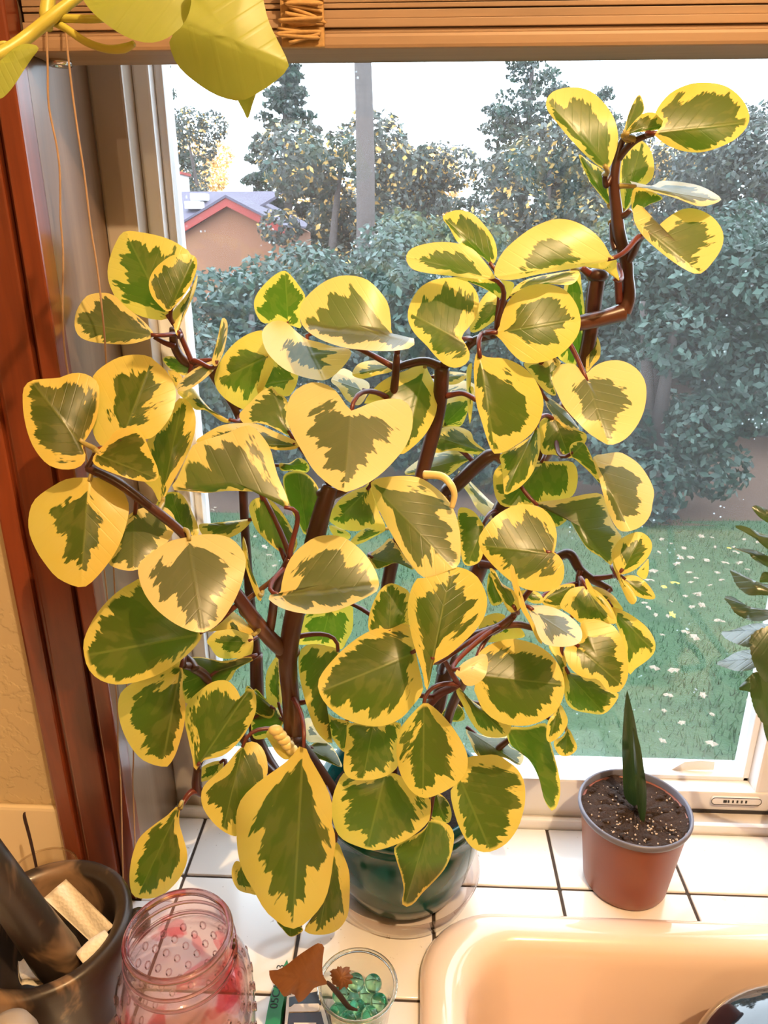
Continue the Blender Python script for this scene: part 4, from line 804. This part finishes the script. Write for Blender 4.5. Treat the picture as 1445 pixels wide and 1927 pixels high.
J('720,530 780,570 805,640 790,690 740,680 690,655 690,580', (720, 530), (770, 690), .450, thr=.7)
J('690,670 760,685 800,710 818,760 805,850 770,930 710,1000 650,1060 610,1110 570,1130 545,1110 555,1040 540,960 515,880 505,820 560,780 640,740 680,700', (692, 672), (560, 1126), .424, thr=.88, gy=-.1, amp=.2)
J('1105,190 1200,190 1300,170 1320,260 1345,350 1370,460 1370,560 1335,630 1290,570 1270,480 1230,390 1180,330 1120,290 1095,240', (1105, 205), (1335, 630), .470, thr=.88, gy=-.3, fr=.6, amp=.2)
J('880,200 960,230 1040,235 1100,230 1110,290 1180,330 1160,390 1080,350 950,345 900,260', (885, 205), (1165, 385), .495, thr=.85, grey=.4, gy=-1.2)
J('750,130 810,60 860,90 870,150 800,160', (860, 100), (755, 135), .49, thr=.8, pet=False)
# ------------------------------------------------------------------ terracotta pot with a leaf cutting
c = (.196, .522, 0.); tp = thing('potted_cutting', c, 'terracotta coloured nursery pot holding one dark upright leaf', 'potted plant')
mk('pot', *lathe([(0, .001), (.031, .001), (.034, .0), (.0365, .004), (.0372, .010), (.045, .076), (.0452, .078), (.0435, .078), (.040, .05)], c, 56), 'nursery', tp)
mk('rim', *lathe([(.0450, .0775), (.0474, .0785), (.0482, .081), (.0480, .0835), (.0465, .0845), (.0455, .0835), (.0448, .075)], c, 56), 'rimgrey', tp)
V, Fc = lathe([(0, .0765), (.008, .077), (.016, .076), (.024, .0772), (.032, .0765), (.038, .0768), (.0452, .0775)], c, 48)
V = [(x+rng.normal()*.0003, y, z+rng.normal()*.0012) for x, y, z in V]; mk('soil', V, Fc, 'soil', tp)
prt = [ball((c[0]+math.cos(a)*r, c[1]+math.sin(a)*r, .0772), rng.uniform(.0003, .0011), 6) for a, r in zip(rng.uniform(0, 6.28, 150), .042*np.sqrt(rng.uniform(0, 1, 150)))]
mk('perlite', *cat_(*prt), 'perlite', tp)['kind'] = 'stuff'
ck = [ball((c[0]+math.cos(a)*r, c[1]+math.sin(a)*r, .0765), rng.uniform(.0012, .003), 6, (1.3, 1, .8)) for a, r in zip(rng.uniform(0, 6.28, 90), .041*np.sqrt(rng.uniform(0, 1, 90)))]
mk('soil_clumps', *cat_(*ck), 'soil', tp)['kind'] = 'stuff'
cv = lambda s: [(1020+x/3.4, 1280+y/3.4) for x, y in P2(s)]
blade('leaf', 'snake', tp, cv('545,62 560,120 590,240 612,360 625,480 635,600 630,740 605,805 560,790 530,750 520,700 515,560 512,420 520,250 535,100'), cv('590,800')[0], cv('546,64')[0], .527, gy=.05, gx=.15, fl=.3, fr=-.1, cup=.02)
blade('leaf', 'snake', tp, cv('580,300 600,330 630,430 650,560 668,700 662,860 642,925 620,860 602,760 592,600 585,440'), cv('642,922')[0], cv('582,302')[0], .512, gy=.0, gx=-.5, fl=.2, fr=.2, cup=.02)
# ------------------------------------------------------------------ mason jar
c = (-.151, .352, 0); jr = thing('mason_jar', c, 'pink tinted embossed mason jar with a threaded mouth', 'jar')
outp = [(.0, .001), (.036, .001), (.040, .004), (.0435, .012), (.0455, .03), (.0458, .06), (.0445, .078), (.040, .089), (.0362, .093), (.0352, .095), (.0366, .0965), (.0372, .098), (.0352, .0995), (.0348, .104), (.0358, .106), (.0352, .108), (.0345, .111), (.0352, .115), (.0352, .118), (.0340, .120), (.0322, .1195), (.0312, .117), (.0312, .096), (.0350, .088), (.0405, .076), (.0418, .06), (.0415, .03), (.039, .012), (.034, .006), (.0, .005)]
mk('glass_body', *lathe(outp, c, 64), 'jar', jr)
mk('lip', *lathe([(.0318, .1165), (.0348, .1165), (.0358, .1185), (.0345, .1208), (.0325, .1208), (.0314, .119)], c, 64, closed=True), 'jar_rib', jr)
for z0 in (.1075, .0975):
    pts = [(c[0]+.0358*math.cos(a), c[1]+.0358*math.sin(a), z0-.0035*a/6.28) for a in np.linspace(0, 6.6, 60)]
    mk('screw_thread', *tube(pts, .0012, 8, 1), 'jar_rib', jr)
prt = []
for row in range(7):
    for i in range(20):
        a = 2*math.pi*(i+.5*(row % 2))/20; z0 = .014+row*.0098; r = float(np.interp(z0, [.012, .03, .06, .078, .089], [.0437, .0457, .046, .0447, .0402]))
        pts = [Vector((c[0]+r*math.cos(a+.045*math.cos(q)), c[1]+r*math.sin(a+.045*math.cos(q)), z0+.0036*math.sin(q))) for q in np.linspace(0, 6.283, 9)]
        prt.append(tube(pts, .00055, 5, 1))
mk('embossed_seeds', *cat_(*prt), 'jar_rib', jr)['kind'] = 'stuff'
# ------------------------------------------------------------------ mortar, pestle, towels
c = (-.253, .372, 0); mo = thing('stone_mortar', c, 'dark marbled stone mortar with a wide thick rim', 'mortar')
mk('bowl', *lathe([(0, 0), (.040, 0), (.043, .004), (.044, .012), (.043, .02), (.048, .045), (.054, .075), (.0575, .090), (.0575, .097), (.0555, .100), (.0525, .1005), (.0475, .098), (.0455, .094), (.043, .075), (.034, .050), (.018, .036), (0, .033)], c, 56), 'stone', mo)
for a in (-2.75, .3): mk('lug', *ball((c[0]+.060*math.cos(a), c[1]+.060*math.sin(a), .082), .009, 14, (1, 1, 1.3)), 'stone', mo)
ps = thing('stone_pestle', tuple(atz(125, 1815, .075)), 'dark stone pestle leaning in the mortar', 'pestle')
e0 = atz(122, 1822, .070); e1 = at(-60, 1575, .345)
d_ = (e1-e0)
mk('shaft', *tube([e0-d_*.02, e0+d_*.02, e0+d_*.12, e0+d_*.5, e0+d_*1.0, e0+d_*1.04], [.006, .0145, .0158, .0135, .0128, .006], 24, 4), 'stone', ps)
def sheet(name, pts, bulge, lab, roll=None):
    """a folded piece of towel: quad patch with thickness, sagging along its length"""
    a, b, c_, d = [Vector(p) for p in pts]; n = 14; V = []; nr = (b-a).cross(d-a).normalized()
    for s in (0, 1):
        for j in range(n+1):
            for i in range(n+1):
                u, v = i/n, j/n; p = a.lerp(b, u).lerp(d.lerp(c_, u), v); p = p+nr*(bulge*math.sin(math.pi*v)+.0010*math.sin(9*u+4*v)+s*.0035)
                V.append(p)
    m = (n+1)**2; Fc = []
    for j in range(n):
        for i in range(n):
            q = j*(n+1)+i; Fc += [(q, q+1, q+n+2, q+n+1), (m+q, m+q+n+1, m+q+n+2, m+q+1)]
    bd = [i for i in range(n+1)]+[j*(n+1)+n for j in range(1, n+1)]+[n*(n+1)+i for i in range(n-1, -1, -1)]+[j*(n+1) for j in range(n-1, 0, -1)]
    for k in range(len(bd)): l = (k+1) % len(bd); Fc.append((bd[k], bd[l], bd[l]+m, bd[k]+m))
    o = mk(name, V, Fc, 'paper', None, True, a); tag(o, lab, 'paper towel', 'paper towels in the mortar'); return o
sheet('paper_towel', [atz(82, 1690, .098), atz(124, 1654, .103), atz(214, 1742, .086), atz(176, 1778, .070)], .002, 'folded cream paper towel leaning against the rim of the mortar')
q0, q1 = atz(155, 1808, .082), atz(205, 1764, .087)
tag(mk('paper_roll', *tube([q0, q0.lerp(q1, .5)+Vector((0, 0, .001)), q1], [.0070, .0072, .006], 18, 4), 'paper', None, True, q0), 'rolled end of cream paper towel beside the pestle tip', 'paper towel', 'paper towels in the mortar')
sheet('paper_towel', [atz(34, 1808, .062), atz(60, 1798, .058), atz(112, 1838, .060), atz(42, 1846, .072)], .002, 'torn scrap of cream paper towel under the pestle')
# pale rounded stone in the corner
p = atz(12, 1928, .110); ms = thing('grey_pestle_stone', (p.x, p.y, 0), 'pale grey rounded stone in front of the mortar', 'stone')
mk('stone_body', *lathe([(0, .0), (.014, .0), (.016, .006), (.0165, .06), (.0160, .097), (.013, .106), (.007, .110), (0, .111)], (p.x, p.y, 0), 28), 'greytop', ms)
# ------------------------------------------------------------------ tumbler with incense stick
c = atz(80, 1645, .060); c = (c.x, c.y, 0); tm = thing('glass_tumbler', c, 'clear glass tumbler standing behind the mortar', 'glass')
mk('glass_wall', *lathe([(0, .001), (.022, .001), (.0235, .003), (.027, .059), (.0276, .0605), (.0268, .0615), (.0258, .0605), (.0222, .007), (0, .006)], c, 40), 'tumbler_glass', tm)
mk('glass_lip', *lathe([(.0262, .0602), (.0274, .0602), (.0276, .0614), (.0264, .0616)], c, 40, closed=True), 'tumbler_glass', tm)
sk = [at(77, 1690, c[1]), at(70, 1640, c[1]+.001), at(57, 1580, c[1]+.002), at(46, 1538, c[1]+.003), at(47, 1529, c[1]+.003)]
sk = [Vector((c[0]+.006, c[1], .009))]+sk
tag(mk('incense_stick', *tube(sk, [.0007, .0010, .0011, .0012, .0013, .0006], 8, 4), 'stick', None, True, sk[0]), 'thin dark burnt stick standing in the glass tumbler', 'stick')
# ------------------------------------------------------------------ shot glass with marbles and a dry cutting
c = (-.0345, .366, 0); sg = thing('shot_glass', c, 'small clear glass filled with teal marbles', 'glass')
mk('glass_wall', *lathe([(0, .0005), (.0185, .0005), (.0198, .002), (.0205, .02), (.0235, .042), (.0268, .058), (.0274, .0602), (.0266, .0612), (.0254, .0602), (.0222, .043), (.0188, .020), (.0180, .010), (0, .009)], c, 44), 'shot_glass', sg)
mk('glass_lip', *lathe([(.0252, .0590), (.0275, .0590), (.0282, .0605), (.0262, .0614)], c, 44, closed=True), 'clear_lip', sg)
mb = [(1030, 345, .041), (1180, 385, .041), (1050, 510, .045), (1222, 530, .041), (1140, 640, .042), (985, 668, .040), (875, 585, .040), (935, 495, .038)]
MR = .0064; MP = [np.array(atz(440+x/4.516, 1760+y/4.516, z_)) for x, y, z_ in mb]
for k in range(12):
    a = k*2.4; MP.append(np.array((c[0]+.010*math.cos(a), c[1]+.010*math.sin(a), .0165+.0105*(k//6)+.002*(k % 2))))
for it in range(900):      # let the marbles settle against each other and the glass
    if it < 600:
        for k, p in enumerate(MP): p[2] -= .00002
    for a_ in range(len(MP)):
        for b_ in range(a_):
            d = MP[a_]-MP[b_]; L = np.linalg.norm(d)
            if L < 2*MR: d = d/L*(2*MR-L)*.5; MP[a_] += d; MP[b_] -= d
    for p in MP:
        p[2] = max(p[2], .0093+MR); lim = float(np.interp(p[2], [.010, .020, .043, .0602], [.0179, .0187, .0221, .0253]))-MR-.0004
        h = math.hypot(p[0]-c[0], p[1]-c[1])
        if h > lim: p[0] = c[0]+(p[0]-c[0])*lim/h; p[1] = c[1]+(p[1]-c[1])*lim/h
first = None
for p in MP:
    p = Vector(p.tolist())
    if first is None: first = mk('glass_marble', *ball(p, MR, 20), 'marble', None, True, p); o = first
    else: o = first.copy(); COL.objects.link(o); o.location = p
    tag(o, 'round teal glass marble inside the small glass', 'marble', 'marbles in the small glass')
cvs = lambda s: [(440+x/4.516, 1760+y/4.516) for x, y in P2(s)]
cp = at(640, 1870, .362); cu = thing('dry_cutting', tuple(cp), 'withered brown leaf cutting resting in the small glass', 'plant cutting')
mk('stem', *tube([at(x, y, Y) for (x, y), Y in zip(cvs('795,400 850,455 905,520 950,580 985,615 1050,636'), (.350, .354, .358, .361, .362, .363))], [.0011, .0018, .0019, .0018, .0016, .0007], 8, 5), 'stick', cu)
blade('leaf', 'dry', cu, cvs('300,300 370,295 450,250 550,170 640,110 710,68 745,72 768,100 755,200 755,330 800,410 770,420 680,450 640,500 560,575 530,540 500,490 430,525 370,440 320,390'), cvs('800,410')[0], cvs('302,312')[0], .347, gy=-.5, gx=0, fl=-.15, fr=-.35, cup=.2)
blade('leaf', 'dry', cu, cvs('830,330 842,300 872,296 900,270 925,288 962,276 985,305 975,330 1004,350 985,375 1002,402 968,412 960,446 930,428 905,455 882,425 850,405 842,370'), cvs('870,430')[0], cvs('950,280')[0], .361, gy=-.6, cup=.4, scallop=.22)
# ------------------------------------------------------------------ green tag, dark card
pts = [atz(x, y, .012) for x, y in cvs('452,205 462,240 445,400 430,520 405,640 390,800 380,900 255,900 265,754 285,640 310,520 350,410 400,300')]
pz = [p-Vector((0, 0, .012)) for p in pts]; n = len(pts)
gt = mk('plant_tag', pts+pz, [tuple(range(n)), tuple(range(2*n-1, n-1, -1))]+[(i, i+n, (i+1) % n+n, (i+1) % n) for i in range(n)], 'greentag', None, False, pts[0]-Vector((0, 0, .012)))
tag(gt, 'narrow green plastic tag with dark printing on the tiles', 'tag')
fc = bpy.data.curves.new('printed_code', 'FONT'); fc.body = '05CA/153'; fc.size = .0085; fc.align_x = 'LEFT'; fc.extrude = .0001; fc.materials.append(MAT['ink'])
to = bpy.data.objects.new('printed_code', fc); COL.objects.link(to); tm_ = bpy.data.meshes.new_from_object(to.evaluated_get(bpy.context.evaluated_depsgraph_get())); bpy.data.objects.remove(to)
to = bpy.data.objects.new('printed_code', tm_); COL.objects.link(to); to.parent = gt; bpy.data.curves.remove(fc)
a = atz(*cvs('368,622')[0], .0122); b = atz(*cvs('398,440')[0], .0122); d = (b-a); to.location = a-gt.location; to.rotation_euler = (0, 0, math.atan2(d.y, d.x))
q = [atz(x, y, .010) for x, y in cvs('452,512 735,455 820,900 418,900')]
dc = thing('card_packet', tuple(q[3]-Vector((0, 0, .01))), 'dark flat packet with white edging lying beside the small glass', 'packet')
def plate(name, pts, z0, z1, mat, par):
    n = len(pts); a = [Vector((p.x, p.y, z1)) for p in pts]; b = [Vector((p.x, p.y, z0)) for p in pts]
    return mk(name, a+b, [tuple(range(n)), tuple(range(2*n-1, n-1, -1))]+[(i, i+n, (i+1) % n+n, (i+1) % n) for i in range(n)], mat, par, False)
plate('sleeve', q, 0, .010, 'whitecard', dc)
pp = lambda s: [atz(x, y, .0105) for x, y in cvs(s)]
plate('dark_panel', pp('470,528 720,475 745,590 468,605'), .0098, .0106, 'navy', dc)
plate('dark_panel', pp('466,662 740,650 800,890 440,890'), .0098, .0106, 'brownblack', dc)
plate('white_bar', pp('468,628 515,588 720,585 732,605 725,640 700,652 468,655'), .0098, .0112, 'whitecard', dc)
plate('pale_line', pp('510,748 700,748 700,760 510,760'), .0098, .0112, 'whitecard', dc)
# ------------------------------------------------------------------ toothed plant beside the window stile
kp = (.392, .527, 0); kl = thing('potted_kalanchoe', kp, 'dark toothed leaf plant in a pot beside the window stile', 'potted plant')
mk('pot', *lathe([(0, 0), (.035, 0), (.038, .004), (.047, .07), (.050, .072), (.050, .08), (.046, .08), (.042, .06)], kp, 36), 'nursery', kl); mk('soil', *lathe([(0, .068), (.0455, .066)], kp, 24), 'soil', kl)
KZ = lambda s: [(1330+x/4.017, 920+y/4.017) for x, y in P2(s)]
sp = [Vector((kp[0], kp[1], .06))]+[at(x, y, .50) for x, y in ((1490, 1400), (1470, 1250), (1466, 1100), (1475, 980))]
mk('stem', *tube(sp, [.004, .0038, .0035, .003, .002], 10, 6), 'petiole_red', kl)
for st, b, t_, Y, g in (('345,145 370,128 420,140 462,165 520,200 520,280 462,255 400,215 360,170', '540,260', '346,145', .49, -.5), ('218,290 260,280 330,300 400,335 520,390 520,480 440,440 370,380 290,330', '540,450', '220,288', .485, -.5), ('205,452 300,455 380,470 462,510 520,540 500,600 400,560 340,520 310,480', '540,580', '207,452', .49, -.6),
    ('175,615 220,625 300,665 400,710 530,740 520,800 400,800 320,800 270,770 220,715 195,650', '540,790', '178,616', .48, -1.2), ('135,825 190,815 250,850 320,890 440,910 530,930 440,990 350,995 270,970 210,930 180,880', '530,960', '138,826', .475, -1.4), ('115,1080 170,1075 250,1050 330,1025 420,1020 500,1050 420,1110 330,1185 290,1190 220,1165 150,1130', '500,1060', '118,1082', .475, -2.2), ('80,1315 150,1280 230,1235 320,1220 400,1260 360,1350 290,1372 220,1372 130,1345', '420,1270', '82,1315', .47, -2.2),
    ('330,1130 380,1080 462,1050 540,1100 550,1300 540,1450 462,1460 400,1400 350,1300 330,1200', '470,1050', '470,1460', .455, -.4), ('245,1510 290,1450 360,1390 420,1400 360,1530 300,1525', '420,1400', '247,1510', .49, -.5), ('330,1500 350,1400 420,1420 520,1480 540,1700 480,1780 420,1760 370,1680 340,1590', '400,1400', '470,1780', .465, -.3), ('430,1750 500,1770 530,1900 475,1925 440,1850', '470,1750', '480,1925', .48, -.3), ('400,700 430,630 500,650 520,700 440,705', '520,700', '432,632', .49, -.3)):
    blade('leaf', 'kalan', kl, KZ(st), KZ(b)[0], KZ(t_)[0], Y, gy=g, scallop=.07, N=56, cup=.1)
# ------------------------------------------------------------------ pothos vine hanging in from above
PZ = lambda s: [(x/2.58, y/2.58) for x, y in P2(s)]
pv = at(95, 20, .37); po = thing('pothos_vine', tuple(pv), 'yellow green trailing vine with large heart shaped leaves hanging over the shade', 'vine')
def vstem(s, ys, r, name='stem'):
    pts = PZ(s); ys = np.interp(np.linspace(0, 1, len(pts)), np.linspace(0, 1, len(ys)), ys); W = [at(x, y, Y) for (x, y), Y in zip(pts, ys)]; k = F/((W[0]-CP).dot(FW))
    return mk(name, *tube(W, [q/k for q in r], 12, 6), 'pothos_stem', po)
vstem('-200,420 -60,300 60,230 150,165 250,85 330,20 400,-30 520,-120 560,-300', [.34, .36, .37, .38], [13, 12, 12, 12, 12, 10, 9, 9, 8])
vstem('240,-80 235,0 228,70 232,140', [.375, .368], [13, 13, 14, 9])
vstem('230,88 330,90 430,93 520,88 640,60', [.37, .365, .368], [8, 7, 7, 6, 5], 'petiole'); vstem('270,110 330,145 420,205 520,238 600,235 650,212', [.37, .36, .355], [8, 7, 7, 7, 8, 5], 'petiole')
vstem('60,225 10,210 -80,260', [.37, .365], [4, 4, 3], 'petiole')
blade('leaf', 'pothos', po, PZ('380,-90 400,-10 440,50 500,105 570,155 640,190 720,208 790,195 850,160 890,118 940,60 960,-20 960,-140 700,-200 500,-170'), PZ('880,-40')[0], PZ('430,30')[0], .350, gy=-.3, gx=.1, cup=.1)
blade('leaf', 'pothos', po, PZ('900,-120 930,0 895,112 825,185 835,262 872,330 940,392 1030,452 1110,482 1180,487 1260,447 1340,392 1402,325 1380,260 1340,180 1300,90 1262,-60 1200,-180 1020,-190'), PZ('895,115')[0], PZ('1400,325')[0], .340, gy=-.2, gx=.1, fl=.1, fr=.5, cup=.12)
blade('leaf', 'pothos', po, PZ('1150,470 1200,470 1245,440 1225,510 1203,575 1180,535'), PZ('1200,450')[0], PZ('1203,574')[0], .352, gy=0)
blade('leaf', 'pothos', po, PZ('-60,330 0,295 60,240 120,212 188,230 150,290 110,350 75,405 40,450 0,480 -60,470'), PZ('20,250')[0], PZ('186,231')[0], .345, gy=-.4, fl=.3, fr=.3)
